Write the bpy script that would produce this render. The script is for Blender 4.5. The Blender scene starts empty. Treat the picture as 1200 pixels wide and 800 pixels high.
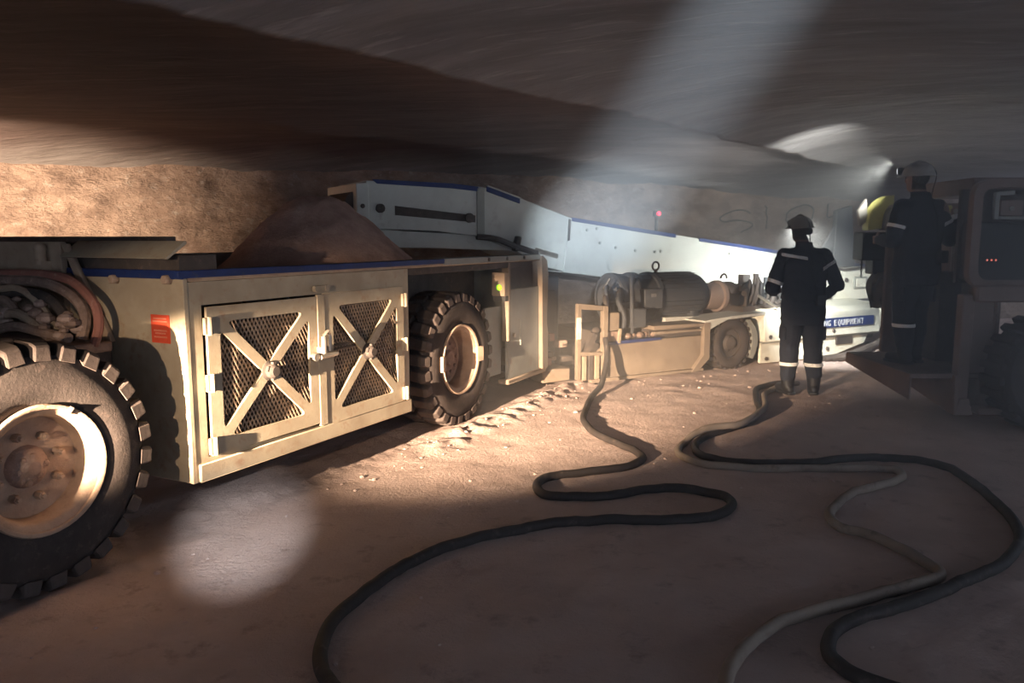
import bpy, bmesh, math, random
from mathutils import Vector, Matrix, noise
R = math.radians
random.seed(7)
scene = bpy.context.scene
COL = scene.collection

# ------------------------------------------------------------------ camera
cam = bpy.data.cameras.new('camera')
cam.sensor_width = 36.0
cam.lens = 930.0 / 1200.0 * 36.0
cam.clip_start = 0.05
camo = bpy.data.objects.new('camera', cam)
COL.objects.link(camo)
camo.location = (0, 0, 1.6)
camo.rotation_euler = (R(90) - math.atan(123 / 930), 0, 0)
scene.camera = camo

# ------------------------------------------------------------------ colour management, world
vs = scene.view_settings
vs.view_transform = 'Standard'
vs.look = 'None'
vs.gamma = 1.0
vs.use_curve_mapping = False
vs.exposure = 0.0
scene.cycles.max_bounces = 8
world = bpy.data.worlds.new('world')
scene.world = world
world.use_nodes = True
bg = world.node_tree.nodes['Background']
bg.inputs[0].default_value = (0.70, 0.80, 1.0, 1)
bg.inputs[1].default_value = 1.6

# ------------------------------------------------------------------ frames of reference
CA = R(27.2)                                             # heading of the shuttle car
CD = Vector((math.sin(CA), math.cos(CA), 0))
CN = Vector((math.cos(CA), -math.sin(CA), 0))            # outwards from the side that is seen
CO = Vector((-2.071, 3.454, 0))
def car(s, t, z): return CO + CD * s + CN * t + Vector((0, 0, z))

# ------------------------------------------------------------------ lamps of the place
def spot(name, loc, target, watt, col, size, blend=0.4, rad=0.04):
    l = bpy.data.lights.new(name, 'SPOT')
    l.energy = watt; l.color = col; l.spot_size = R(size); l.spot_blend = blend; l.shadow_soft_size = rad
    o = bpy.data.objects.new(name, l); COL.objects.link(o)
    o.location = loc
    o.rotation_euler = (Vector(target) - Vector(loc)).to_track_quat('-Z', 'Y').to_euler()
    return o
WARM = (1.0, 0.72, 0.48)
COOL = (0.74, 0.87, 1.0)
# headlights of the vehicle parked out of the picture on the left (wide, flat beams): along the near side of the
# shuttle car, obliquely on to it from behind the camera, and along the rock wall beyond it
spot('headlight', car(-3.3, 0.46, 1.16), car(5.0, 0.38, 0.27), 25000, WARM, 32, 1.0, 0.03).scale = (1.0, 0.465, 1.0)
spot('headlight', car(-6.0, 2.60, 1.90), car(0.9, 0.06, 0.92), 1300, WARM, 18, 0.8, 0.05).scale = (1.0, 0.72, 1.0)
spot('headlight', car(-0.6, -4.55, 1.45), (-6.6, 9.2, 1.70), 5400, WARM, 68, 1.0, 0.06)
# cap lamps of the people beside the camera
spot('cap_lamp', (0.27, -0.05, 2.01), (0.92, 9.6, 1.53), 11500, COOL, 10.4, 1.0, 0.012)
spot('cap_lamp', (-0.36, -0.10, 1.80), (-1.46, 4.16, 0.0), 1450, (0.93, 0.96, 1.0), 10.5, 1.0, 0.03)
# cap lamp of the person standing on the floor, turned towards the miner and its boom
spot('cap_lamp', (2.90, 8.27, 1.77), (4.3, 10.6, 0.60), 2000, (0.97, 1.0, 0.95), 56, 1.0, 0.02)
# cap lamp of the person on the right-hand machine, grazing the ceiling
spot('cap_lamp', (3.47, 7.40, 2.26), (2.9, 12.5, 1.95), 900, (0.97, 1.0, 0.94), 66, 1.0, 0.02)

# ------------------------------------------------------------------ materials
def mat(name, c1, c2=None, rough=0.7, metal=0.0, scale=4.0, bump=0.0, bscale=40.0, c3=None, stretch=None, lo=0.35, hi=0.65, spec=0.3, det=6.0):
    m = bpy.data.materials.new(name); m.use_nodes = True
    nt = m.node_tree; b = nt.nodes['Principled BSDF']
    b.inputs['Roughness'].default_value = rough
    b.inputs['Metallic'].default_value = metal
    b.inputs['Specular IOR Level'].default_value = spec
    if c2 is None:
        c2 = tuple(v * 0.75 for v in c1)
    tc = nt.nodes.new('ShaderNodeTexCoord'); src = tc.outputs['Object']
    if stretch:
        mp = nt.nodes.new('ShaderNodeMapping'); mp.inputs['Scale'].default_value = stretch[0:3]
        if len(stretch) > 3: mp.inputs['Rotation'].default_value = (0, 0, stretch[3])
        nt.links.new(src, mp.inputs[0]); src = mp.outputs[0]
    n1 = nt.nodes.new('ShaderNodeTexNoise'); n1.inputs['Scale'].default_value = scale; n1.inputs['Detail'].default_value = det; n1.inputs['Roughness'].default_value = 0.65
    nt.links.new(src, n1.inputs['Vector'])
    rp = nt.nodes.new('ShaderNodeValToRGB')
    rp.color_ramp.elements[0].position = lo; rp.color_ramp.elements[0].color = (*c2, 1)
    rp.color_ramp.elements[1].position = hi; rp.color_ramp.elements[1].color = (*c1, 1)
    nt.links.new(n1.outputs['Fac'], rp.inputs[0])
    out = rp.outputs[0]
    if c3 is not None:
        n2 = nt.nodes.new('ShaderNodeTexNoise'); n2.inputs['Scale'].default_value = scale * 3.1; n2.inputs['Detail'].default_value = 8; n2.inputs['Roughness'].default_value = 0.7
        nt.links.new(src, n2.inputs['Vector'])
        r2 = nt.nodes.new('ShaderNodeValToRGB'); r2.color_ramp.elements[0].position = 0.56; r2.color_ramp.elements[1].position = 0.70
        nt.links.new(n2.outputs['Fac'], r2.inputs[0])
        mx = nt.nodes.new('ShaderNodeMix'); mx.data_type = 'RGBA'
        nt.links.new(r2.outputs[0], mx.inputs['Factor']); nt.links.new(out, mx.inputs[6]); mx.inputs[7].default_value = (*c3, 1)
        out = mx.outputs[2]
    nt.links.new(out, b.inputs['Base Color'])
    if bump:
        nb = nt.nodes.new('ShaderNodeTexNoise'); nb.inputs['Scale'].default_value = bscale; nb.inputs['Detail'].default_value = 8; nb.inputs['Roughness'].default_value = 0.7
        nt.links.new(src, nb.inputs['Vector'])
        bp = nt.nodes.new('ShaderNodeBump'); bp.inputs['Strength'].default_value = 1.0; bp.inputs['Distance'].default_value = bump
        nt.links.new(nb.outputs['Fac'], bp.inputs['Height']); nt.links.new(bp.outputs[0], b.inputs['Normal'])
    return m
def glow(name, col, strength):
    m = bpy.data.materials.new(name); m.use_nodes = True
    b = m.node_tree.nodes['Principled BSDF']
    b.inputs['Base Color'].default_value = (*col, 1); b.inputs['Emission Color'].default_value = (*col, 1); b.inputs['Emission Strength'].default_value = strength
    return m
M_ground = mat('salt_ground', (0.63, 0.50, 0.455), (0.48, 0.37, 0.335), 0.95, scale=1.6, bump=0.016, bscale=34, c3=(0.36, 0.275, 0.245), lo=0.3, hi=0.68, spec=0.1)
M_rubble = mat('salt_rubble', (0.50, 0.38, 0.33), (0.32, 0.235, 0.20), 0.95, scale=14, bump=0.006, bscale=70, spec=0.1)
M_wall = mat('salt_rock', (0.46, 0.35, 0.29), (0.24, 0.175, 0.145), 0.9, scale=2.6, bump=0.12, bscale=9, c3=(0.50, 0.44, 0.40), spec=0.15, stretch=(1, 1, 1.6))
M_ceil = mat('ceiling_rock', (0.25, 0.235, 0.235), (0.16, 0.148, 0.148), 0.85, scale=1.6, bump=0.045, bscale=4.0, spec=0.25, c3=(0.33, 0.305, 0.295), stretch=(0.35, 2.6, 1.0, R(-14)))
nt_ = M_ceil.node_tree; b_ = nt_.nodes['Principled BSDF']                # the left-hand cut is multiplied by a darker brown
at_ = nt_.nodes.new('ShaderNodeAttribute'); at_.attribute_name = 'left_cut_dark'
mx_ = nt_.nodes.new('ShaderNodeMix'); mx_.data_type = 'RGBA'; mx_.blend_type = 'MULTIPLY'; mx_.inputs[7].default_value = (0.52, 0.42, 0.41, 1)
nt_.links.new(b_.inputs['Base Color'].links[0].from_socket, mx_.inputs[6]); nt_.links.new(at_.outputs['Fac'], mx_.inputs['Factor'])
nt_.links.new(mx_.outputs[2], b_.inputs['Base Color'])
M_ore = mat('potash_ore', (0.58, 0.39, 0.32), (0.42, 0.27, 0.22), 0.95, scale=6, bump=0.03, bscale=32, c3=(0.50, 0.34, 0.28), spec=0.1)
M_cream = mat('cream_paint', (0.41, 0.355, 0.265), (0.31, 0.255, 0.185), 0.55, scale=3.5, bump=0.0015, bscale=60, c3=(0.30, 0.20, 0.135))
M_creamd = mat('dusty_cream_paint', (0.38, 0.295, 0.215), (0.29, 0.21, 0.155), 0.8, scale=4.5, bump=0.003, bscale=50, c3=(0.25, 0.165, 0.12))
M_mcream = mat('dimmed_cream_paint', (0.25, 0.20, 0.152), (0.18, 0.138, 0.105), 0.85, scale=3.5, bump=0.003, bscale=50, c3=(0.14, 0.10, 0.078))  # dusty cream, darkened further to offset the strong headlight on these plates
M_white = mat('white_paint', (0.72, 0.72, 0.63), (0.60, 0.59, 0.50), 0.5, scale=2.4, bump=0.001, bscale=50, c3=(0.42, 0.38, 0.30))
M_pale = mat('pale_grey_paint', (0.52, 0.53, 0.49), (0.42, 0.42, 0.39), 0.55, scale=1.8, bump=0.001, bscale=40, c3=(0.36, 0.34, 0.31))
M_greyp = mat('grey_green_paint', (0.29, 0.30, 0.275), (0.22, 0.225, 0.205), 0.6, scale=3, bump=0.0015, bscale=40, c3=(0.24, 0.20, 0.17))
M_blue = mat('blue_paint', (0.016, 0.034, 0.135), (0.012, 0.024, 0.095), 0.5, scale=8, c3=(0.05, 0.055, 0.09))
M_rubber = mat('dusty_rubber', (0.056, 0.045, 0.042), (0.034, 0.028, 0.026), 0.8, scale=6, bump=0.003, bscale=60, c3=(0.095, 0.072, 0.064), spec=0.25)
M_lug = mat('worn_tread_rubber', (0.095, 0.074, 0.067), (0.055, 0.044, 0.040), 0.75, scale=9, bump=0.003, bscale=60, spec=0.25)
M_dark = mat('dark_dusty_metal', (0.085, 0.070, 0.063), (0.045, 0.037, 0.034), 0.7, scale=6, bump=0.002, bscale=50, c3=(0.15, 0.11, 0.09))
M_dust = mat('dust_caked_metal', (0.33, 0.235, 0.19), (0.19, 0.13, 0.105), 0.95, scale=9, bump=0.008, bscale=45, c3=(0.43, 0.32, 0.265))
M_mesh = mat('dusty_expanded_metal', (0.36, 0.28, 0.21), (0.26, 0.19, 0.14), 0.75, scale=8)
M_motor = mat('motor_grey', (0.068, 0.074, 0.084), (0.048, 0.052, 0.060), 0.6, scale=5, c3=(0.12, 0.11, 0.105))
M_steel = mat('bare_steel', (0.50, 0.46, 0.40), (0.32, 0.28, 0.24), 0.38, 0.75, scale=12)
M_hubdust = mat('dusty_rim_paint', (0.40, 0.295, 0.22), (0.28, 0.20, 0.15), 0.75, scale=6, bump=0.003, bscale=60, c3=(0.24, 0.165, 0.125))
M_redh = mat('red_hose', (0.30, 0.13, 0.10), (0.20, 0.095, 0.075), 0.8, scale=7, c3=(0.36, 0.22, 0.17))
M_sign = mat('red_placard', (0.62, 0.085, 0.04), (0.50, 0.06, 0.03), 0.5, scale=9)
M_signtx = mat('placard_lettering', (0.66, 0.22, 0.14), rough=0.5)
M_navy = mat('navy_cloth', (0.030, 0.035, 0.048), (0.020, 0.023, 0.032), 0.9, scale=9, bump=0.004, bscale=16, spec=0.15)
M_reflect = mat('reflective_tape', (0.95, 0.95, 0.93), (0.88, 0.88, 0.86), 0.35, scale=14)
M_skin = mat('skin', (0.33, 0.20, 0.15), (0.27, 0.16, 0.12), 0.6, scale=18)
M_hair = mat('dark_hair', (0.030, 0.024, 0.020), (0.020, 0.016, 0.014), 0.8, scale=60)
M_hard = mat('scuffed_helmet', (0.36, 0.34, 0.31), (0.24, 0.22, 0.20), 0.5, scale=7)
M_hardd = mat('dark_helmet', (0.26, 0.245, 0.22), (0.17, 0.16, 0.145), 0.55, scale=7)
M_black = mat('black_plastic', (0.022, 0.022, 0.024), (0.014, 0.014, 0.015), 0.55, scale=6)
M_cable = mat('black_cable', (0.040, 0.033, 0.031), (0.026, 0.022, 0.021), 0.7, scale=5, bump=0.002, bscale=60, c3=(0.10, 0.078, 0.07))
M_hose = mat('dusty_tan_hose', (0.33, 0.275, 0.225), (0.22, 0.175, 0.145), 0.85, scale=2.5, bump=0.002, bscale=50, c3=(0.085, 0.065, 0.055))
M_rust = mat('brown_dusty_paint', (0.25, 0.19, 0.165), (0.17, 0.125, 0.108), 0.9, scale=3, bump=0.003, bscale=40, c3=(0.30, 0.235, 0.205))
M_yellow = mat('yellow_paint', (0.62, 0.58, 0.20), (0.50, 0.46, 0.15), 0.5, scale=6)
M_tarp = mat('grey_tarp', (0.30, 0.28, 0.25), (0.21, 0.19, 0.17), 0.9, scale=5)
M_glass = mat('cab_glass', (0.035, 0.036, 0.038), rough=0.15, spec=0.5)
M_mark = mat('wall_marker_paint', (0.10, 0.09, 0.082), (0.075, 0.068, 0.062), 0.9, scale=14)
M_letter = mat('white_lettering', (0.62, 0.64, 0.66), rough=0.5)
G_green = glow('green_indicator', (0.32, 1.0, 0.02), 1.8)
G_red = glow('red_indicator', (1.0, 0.04, 0.08), 5.0)
G_redl = glow('small_red_indicator', (1.0, 0.22, 0.16), 0.8)
G_cap = glow('cap_lamp_lens', (1.0, 1.0, 0.96), 3.0)
G_white = glow('lamp_lens', (1.0, 1.0, 0.96), 12.0)

# ------------------------------------------------------------------ mesh building helpers
class MB:
    def __init__(self, M=None):
        self.v = []; self.f = []; self.M = M
    def add(self, vs, fs):
        k = len(self.v)
        M = self.M
        self.v += [tuple(M @ Vector(p)) if M is not None else tuple(p) for p in vs]
        self.f += [tuple(i + k for i in f) for f in fs]
        return self
    def box(self, x0, x1, y0, y1, z0, z1, M=None):
        vs = [Vector(p) for p in ((x0, y0, z0), (x1, y0, z0), (x1, y1, z0), (x0, y1, z0), (x0, y0, z1), (x1, y0, z1), (x1, y1, z1), (x0, y1, z1))]
        if M is not None: vs = [M @ p for p in vs]
        return self.add(vs, [(0, 3, 2, 1), (4, 5, 6, 7), (0, 1, 5, 4), (1, 2, 6, 5), (2, 3, 7, 6), (3, 0, 4, 7)])
    def bar(self, p0, p1, w, h, up=(0, 0, 1)):
        p0, p1 = Vector(p0), Vector(p1); d = (p1 - p0).normalized(); up = Vector(up)
        if abs(d.dot(up)) > 0.98: up = Vector((1, 0, 0))
        a = d.cross(up).normalized(); b = a.cross(d).normalized()
        vs = []
        for p in (p0, p1):
            for i, j in ((-1, -1), (1, -1), (1, 1), (-1, 1)): vs.append(p + a * (w / 2 * i) + b * (h / 2 * j))
        return self.add(vs, [(0, 1, 2, 3), (7, 6, 5, 4), (0, 4, 5, 1), (1, 5, 6, 2), (2, 6, 7, 3), (3, 7, 4, 0)])
    def prism(self, poly, y0, y1, plane='xz'):
        n = len(poly)
        area = sum(poly[i][0] * poly[(i + 1) % n][1] - poly[(i + 1) % n][0] * poly[i][1] for i in range(n))
        if area < 0: poly = poly[::-1]
        def pt(p, y): return {'xz': (p[0], y, p[1]), 'yz': (y, p[0], p[1]), 'xy': (p[0], p[1], y)}[plane]
        vs = [pt(p, y0) for p in poly] + [pt(p, y1) for p in poly]
        fs = [tuple(range(n)), tuple(range(2 * n - 1, n - 1, -1))] + [(i, i + n, (i + 1) % n + n, (i + 1) % n) for i in range(n)]
        if plane != 'xz': fs = [f[::-1] for f in fs]
        return self.add(vs, fs)
    def tube(self, path, r, seg=10, caps=True, closed=False):
        path = [Vector(p) for p in path]; n = len(path)
        rr = r if isinstance(r, (list, tuple)) else [r] * n
        t0 = (path[1] - path[0]).normalized()
        a = t0.cross(Vector((0, 0, 1)))
        if a.length < 1e-3: a = t0.cross(Vector((1, 0, 0)))
        a.normalize(); vs = []; fs = []
        for i in range(n):
            t = (path[min(i + 1, n - 1)] - path[max(i - 1, 0)]).normalized() if not closed else (path[(i + 1) % n] - path[i - 1]).normalized()
            a = (a - t * a.dot(t)).normalized(); b = t.cross(a)
            for k in range(seg):
                an = 2 * math.pi * k / seg
                vs.append(path[i] + (a * math.cos(an) + b * math.sin(an)) * rr[i])
        m = n if closed else n - 1
        for i in range(m):
            for k in range(seg):
                j = (i + 1) % n
                fs.append((i * seg + k, i * seg + (k + 1) % seg, j * seg + (k + 1) % seg, j * seg + k))
        if caps and not closed:
            fs.append(tuple(range(seg - 1, -1, -1))); fs.append(tuple((n - 1) * seg + k for k in range(seg)))
        return self.add(vs, fs)
    def cyl(self, p0, p1, r0, r1=None, seg=16):
        return self.tube([p0, p1], [r0, r0 if r1 is None else r1], seg)
    def lathe(self, prof, c, axis='y', seg=32, a0=0.0, a1=2 * math.pi):
        # prof: (radius, offset along the axis); closed if the ends have radius 0
        full = abs(a1 - a0 - 2 * math.pi) < 1e-6
        ns = seg if full else seg + 1
        vs = []; fs = []
        for (r, h) in prof:
            for k in range(ns):
                an = a0 + (a1 - a0) * k / seg
                u, w = r * math.cos(an), r * math.sin(an)
                p = {'y': (u, h, w), 'x': (h, u, w), 'z': (u, w, h)}[axis]
                vs.append((c[0] + p[0], c[1] + p[1], c[2] + p[2]))
        for i in range(len(prof) - 1):
            for k in range(seg):
                k2 = (k + 1) % ns if full else k + 1
                f = (i * ns + k, i * ns + k2, (i + 1) * ns + k2, (i + 1) * ns + k)
                fs.append(f)
        return self.add(vs, fs)
    def ell(self, c, r, seg=14, rings=8, M=None):
        if not hasattr(r, '__len__'): r = (r, r, r)
        vs = []; fs = []
        for i in range(rings + 1):
            th = math.pi * i / rings
            for k in range(seg):
                ph = 2 * math.pi * k / seg
                p = Vector((r[0] * math.sin(th) * math.cos(ph), r[1] * math.sin(th) * math.sin(ph), r[2] * math.cos(th)))
                if M is not None: p = M @ p
                vs.append(p + Vector(c))
        for i in range(rings):
            for k in range(seg):
                fs.append((i * seg + k, (i + 1) * seg + k, (i + 1) * seg + (k + 1) % seg, i * seg + (k + 1) % seg))
        return self.add(vs, fs)
    def mesh(self, name, bev=0.0, smooth=True, weld=True):
        bm = bmesh.new()
        vv = [bm.verts.new(p) for p in self.v]
        for f in self.f:
            try: bm.faces.new([vv[i] for i in f])
            except ValueError: pass
        if weld: bmesh.ops.remove_doubles(bm, verts=bm.verts, dist=1e-5)
        bmesh.ops.recalc_face_normals(bm, faces=bm.faces)
        if bev:
            es = [e for e in bm.edges if len(e.link_faces) == 2 and e.calc_face_angle(0) > 0.6]
            bmesh.ops.bevel(bm, geom=es, offset=bev, segments=1, affect='EDGES', clamp_overlap=True)
        me = bpy.data.meshes.new(name); bm.to_mesh(me); bm.free()
        if smooth:
            me.shade_smooth(); me.set_sharp_from_angle(angle=R(38))
        return me
    def build(self, name, m, parent=None, bev=0.0, smooth=True):
        return link(name, self.mesh(name, bev, smooth), m, parent)
def link(name, me, m, parent=None):
    o = bpy.data.objects.new(name, me); COL.objects.link(o)
    if m is not None and not me.materials: me.materials.append(m)
    if parent is not None: o.parent = parent
    return o
def tag(o, label=None, cat=None, group=None, kind=None):
    if label: o['label'] = label
    if cat: o['category'] = cat
    if group: o['group'] = group
    if kind: o['kind'] = kind
    return o
def thing(name, label, cat, loc, rz=0.0):
    o = bpy.data.objects.new(name, None); COL.objects.link(o)
    o.location = loc; o.rotation_euler = (0, 0, rz); o.empty_display_size = 0.2
    return tag(o, label, cat)
def rounded(pts, r, seg=4):
    out = []; n = len(pts)
    for i in range(n):
        p = Vector(pts[i]); a = (Vector(pts[i - 1]) - p); b = (Vector(pts[(i + 1) % n]) - p)
        la, lb = a.length, b.length; a.normalize(); b.normalize()
        half = a.angle(b) / 2; dist = min(r / math.tan(half), la * 0.45, lb * 0.45)
        p0 = p + a * dist; p1 = p + b * dist
        for k in range(seg + 1):
            t = k / seg
            q = p0 * (1 - t) ** 2 + p * 2 * t * (1 - t) + p1 * t * t
            out.append((q.x, q.y))
    return out
def plate(outer, holes, y0, y1):
    """flat plate in the xz plane with holes, between y0 and y1"""
    cu = bpy.data.curves.new('plate', 'CURVE'); cu.dimensions = '2D'; cu.fill_mode = 'BOTH'; cu.extrude = abs(y1 - y0) / 2
    for poly in [outer] + holes:
        sp = cu.splines.new('POLY'); sp.points.add(len(poly) - 1); sp.use_cyclic_u = True
        for p, q in zip(sp.points, poly): p.co = (q[0], q[1], 0, 1)
    o = bpy.data.objects.new('plate', cu); COL.objects.link(o)
    dg = bpy.context.evaluated_depsgraph_get()
    me = bpy.data.meshes.new_from_object(o.evaluated_get(dg))
    bpy.data.objects.remove(o); bpy.data.curves.remove(cu)
    ym = (y0 + y1) / 2
    for v in me.vertices: v.co = (v.co.x, ym - v.co.z, v.co.y)
    me.update()
    me.materials.clear()
    return me
def catmull(pts, sub=6):
    pts = [Vector(p) for p in pts]; P = [pts[0]] + pts + [pts[-1]]; out = []
    for i in range(1, len(P) - 2):
        for k in range(sub):
            t = k / sub; a, b, c, d = P[i - 1], P[i], P[i + 1], P[i + 2]
            out.append(0.5 * ((2 * b) + (c - a) * t + (2 * a - 5 * b + 4 * c - d) * t * t + (3 * b - a - 3 * c + d) * t ** 3))
    out.append(pts[-1]); return out
def text_mesh(s, size, depth=0.002):
    cu = bpy.data.curves.new('lettering', 'FONT'); cu.body = s; cu.size = size; cu.extrude = depth / 2; cu.resolution_u = 2
    o = bpy.data.objects.new('lettering', cu); COL.objects.link(o)
    dg = bpy.context.evaluated_depsgraph_get()
    me = bpy.data.meshes.new_from_object(o.evaluated_get(dg))
    bpy.data.objects.remove(o); bpy.data.curves.remove(cu)
    xs = [v.co.x for v in me.vertices]; w = max(xs) - min(xs); x0 = min(xs)
    for v in me.vertices: v.co = (v.co.x - x0, -v.co.z, v.co.y)
    me.update(); me.materials.clear()
    return me, w

# ------------------------------------------------------------------ the place: floor, wall, ceiling
def fbm(x, y, z=0.0, o=4): return noise.fractal(Vector((x, y, z)), 1.0, 2.1, o)
def floor_z(x, y):
    p = Vector((x, y, 0)) - CO; s, t = p.dot(CD), p.dot(CN)
    z = 0.012 * fbm(x * 0.6, y * 0.6, 3.1, 2)
    if y > 0.5 and abs(x) < 7:
        z += 0.007 * fbm(x * 3.0, y * 3.0, 7.7, 3) + 0.006 * fbm(x * 9.0, y * 9.0, 1.7, 3)
        if 2.0 < s < 7.2:                                # windrow of clods pushed up by the wheels
            e = (t - 0.17 - 0.05 * fbm(s * 1.5, 0, 5.5, 2)) / 0.16
            z += (0.030 + 0.055 * fbm(x * 8, y * 8, 9.9, 4)) * math.exp(-e * e) * min(1, (s - 2.0) / 1.2) * min(1, (7.2 - s) / 0.6)
        if -0.55 < t + 0.02 < 0.02 and s > -0.5 and s < 3.1:   # tread prints in the wheel rut
            z += 0.007 * math.sin((s + (t + 0.2) * 0.5) * 2 * math.pi / 0.16) - 0.010
        z += 0.03 * max(0, fbm(x * 1.4, y * 1.4, 12.0, 4)) * max(0, min(1, (y - 7.2) / 1.0))
    return z - 0.004
def grid(xs, ys, fn):
    nx, ny = len(xs), len(ys); vs = []; fs = []
    for y in ys:
        for x in xs: vs.append(fn(x, y))
    for j in range(ny - 1):
        for i in range(nx - 1):
            fs.append((j * nx + i, j * nx + i + 1, (j + 1) * nx + i + 1, (j + 1) * nx + i))
    return vs, fs
def frange(a, b, st): n = int(round((b - a) / st)); return [a + (b - a) * i / n for i in range(n + 1)]
def steps(*seg):
    out = []
    for a, b, st in seg: out += frange(a, b, st)[:-1]
    return out + [seg[-1][1]]
vs_, fs_ = grid(steps((-12, -3.4, 0.25), (-3.4, 5.2, 0.045), (5.2, 12, 0.25)), steps((-7, 1.6, 0.3), (1.6, 9.6, 0.045), (9.6, 18, 0.2)), lambda x, y: (x, y, floor_z(x, y)))
me = bpy.data.meshes.new('floor'); me.from_pydata(vs_, [], fs_); me.shade_smooth()
tag(link('floor', me, M_ground), 'dusty pinkish salt floor of the mine drift, rutted and trodden', None, kind='structure')

WP = Vector((-4.4, 10.3, 0)); WA = R(20.5)
WD = Vector((math.cos(WA), math.sin(WA), 0)); WN = Vector((math.sin(WA), -math.cos(WA), 0))
RP = Vector((0.0, 5.3, 0)); RN = Vector((0.7826, -0.6225, 0)); RD = Vector((0.6225, 0.7826, 0))
def ceil_z(x, y):
    p = Vector((x, y, 0)); w = (p - WP).dot(WN); l = (p - WP).dot(WD)
    k = (p - RP).dot(RD); r = (p - RP).dot(RN) + ridge_shift(k)
    cusp = 0.30 * max(0.0, min(1.0, (9.5 - k) / 3.5))
    if r >= 0: z = 2.54 + cusp * (1 - math.exp(-r / 0.75)) + 0.05 * math.sin(min(r, 6) * 0.5)
    else: z = 2.54 + cusp * (1 - math.exp(r / 0.30)) - 0.02 * min(-r, 4)
    if w < 1.5:
        q = 1 - max(w, -0.5) / 1.5
        z -= 0.30 * q * q
    z += 0.035 * fbm(x * 0.5, y * 0.5, 4.0, 3) + 0.012 * fbm(x * 2.0 + y * 0.4, y * 2.6, 8.0, 3)
    if x > 2.5: z += 0.02 * math.sin(x * 1.7 + y * 0.9) * min(1, (x - 2.5) / 1.5)
    return z
def ridge_shift(k): return 0.10 * fbm(k * 0.9, 0, 2.2, 3) + 0.03 * fbm(k * 4.0, 0, 5.2, 3)
def ceil_vertex(r, k):
    p = RP + RN * (r - ridge_shift(k)) + RD * k
    return (p.x, p.y, ceil_z(p.x, p.y))
vs_, fs_ = grid(steps((-13, -6, 0.3), (-6, -0.6, 0.08), (-0.6, 0.6, 0.04), (0.6, 6, 0.08), (6, 13, 0.3)), steps((-12, -3.5, 0.3), (-3.5, 10.5, 0.075), (10.5, 16, 0.3)), ceil_vertex)
me = bpy.data.meshes.new('ceiling'); me.from_pydata(vs_, [], fs_); me.shade_smooth()
def ramp(x, a, b): t = max(0.0, min(1.0, (x - a) / (b - a))); return t * t * (3 - 2 * t)
at = me.attributes.new('left_cut_dark', 'FLOAT', 'POINT')
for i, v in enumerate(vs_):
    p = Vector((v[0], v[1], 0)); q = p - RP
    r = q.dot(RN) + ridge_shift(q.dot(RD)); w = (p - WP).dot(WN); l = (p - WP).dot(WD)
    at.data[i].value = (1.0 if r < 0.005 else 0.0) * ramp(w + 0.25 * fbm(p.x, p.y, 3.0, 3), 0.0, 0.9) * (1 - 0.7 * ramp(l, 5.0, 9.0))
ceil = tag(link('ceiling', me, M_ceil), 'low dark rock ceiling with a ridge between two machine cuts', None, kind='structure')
def wall_vertex(l, z):
    p = WP + WD * l
    b = 0.12 * fbm(l * 0.5, z * 0.8, 6.0, 3) + 0.09 * fbm(l * 1.8, z * 3.0, 2.0, 4) + 0.05 * abs(fbm(l * 5, z * 7, 3.0, 4))
    b += 0.12 * max(0, z - 1.9)
    p = p + WN * b
    return (p.x, p.y, z)
vs_, fs_ = grid(steps((-7, 16, 0.06)), steps((-0.1, 1.0, 0.2), (1.0, 2.5, 0.05)), wall_vertex)
me = bpy.data.meshes.new('wall_back'); me.from_pydata(vs_, [], fs_); me.shade_smooth()
wall = tag(link('wall_back', me, M_wall), 'rough cut reddish salt rock wall behind the machines', None, kind='structure')

vs_, fs_ = grid(steps((-7, 9.8, 0.25)), steps((-0.1, 2.7, 0.2)), lambda y, z: (-7.2 + 0.25 * fbm(y * 0.6, z * 0.8, 4.4, 4), y, z))  # unseen wall, added to keep ambient light off the left side
me = bpy.data.meshes.new('wall_left'); me.from_pydata(vs_, [], fs_); me.shade_smooth()
tag(link('wall_left', me, M_wall), 'rough unseen rock wall added to close the drift on the left', None, kind='structure')
# letters scrawled on the far wall
def wall_pt(u, v):
    cth, sth = math.cos(math.atan(123 / 930)), math.sin(math.atan(123 / 930))
    x, z = u - 600, 400 - v
    ray = Vector((x, 930 * cth + z * sth, z * cth - 930 * sth)); o = Vector((0, 0, 1.6))
    k = (WP - o).dot(WN) / ray.dot(WN); p = o + ray * k
    return (p - WP).dot(WD), p.z
strokes = [[(877, 250), (868, 246), (852, 249), (841, 255), (845, 260), (862, 258), (875, 261), (877, 266), (868, 272)],
           [(895, 241), (895, 268)],
           [(925, 262), (923, 252), (932, 243), (943, 240), (950, 247), (948, 260), (938, 268), (928, 266)],
           [(966, 239), (969, 255), (979, 250), (988, 246)]]
for st in strokes:
    pts = [wall_pt(*p) for p in st]
    P = []
    for q in catmull([Vector((a, b, 0)) for a, b in pts], 6):
        P.append(Vector(wall_vertex(q.x, q.y)) + WN * 0.012)
    MB().tube(P, 0.014, 6).build('painted_letter', M_mark, wall)

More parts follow.
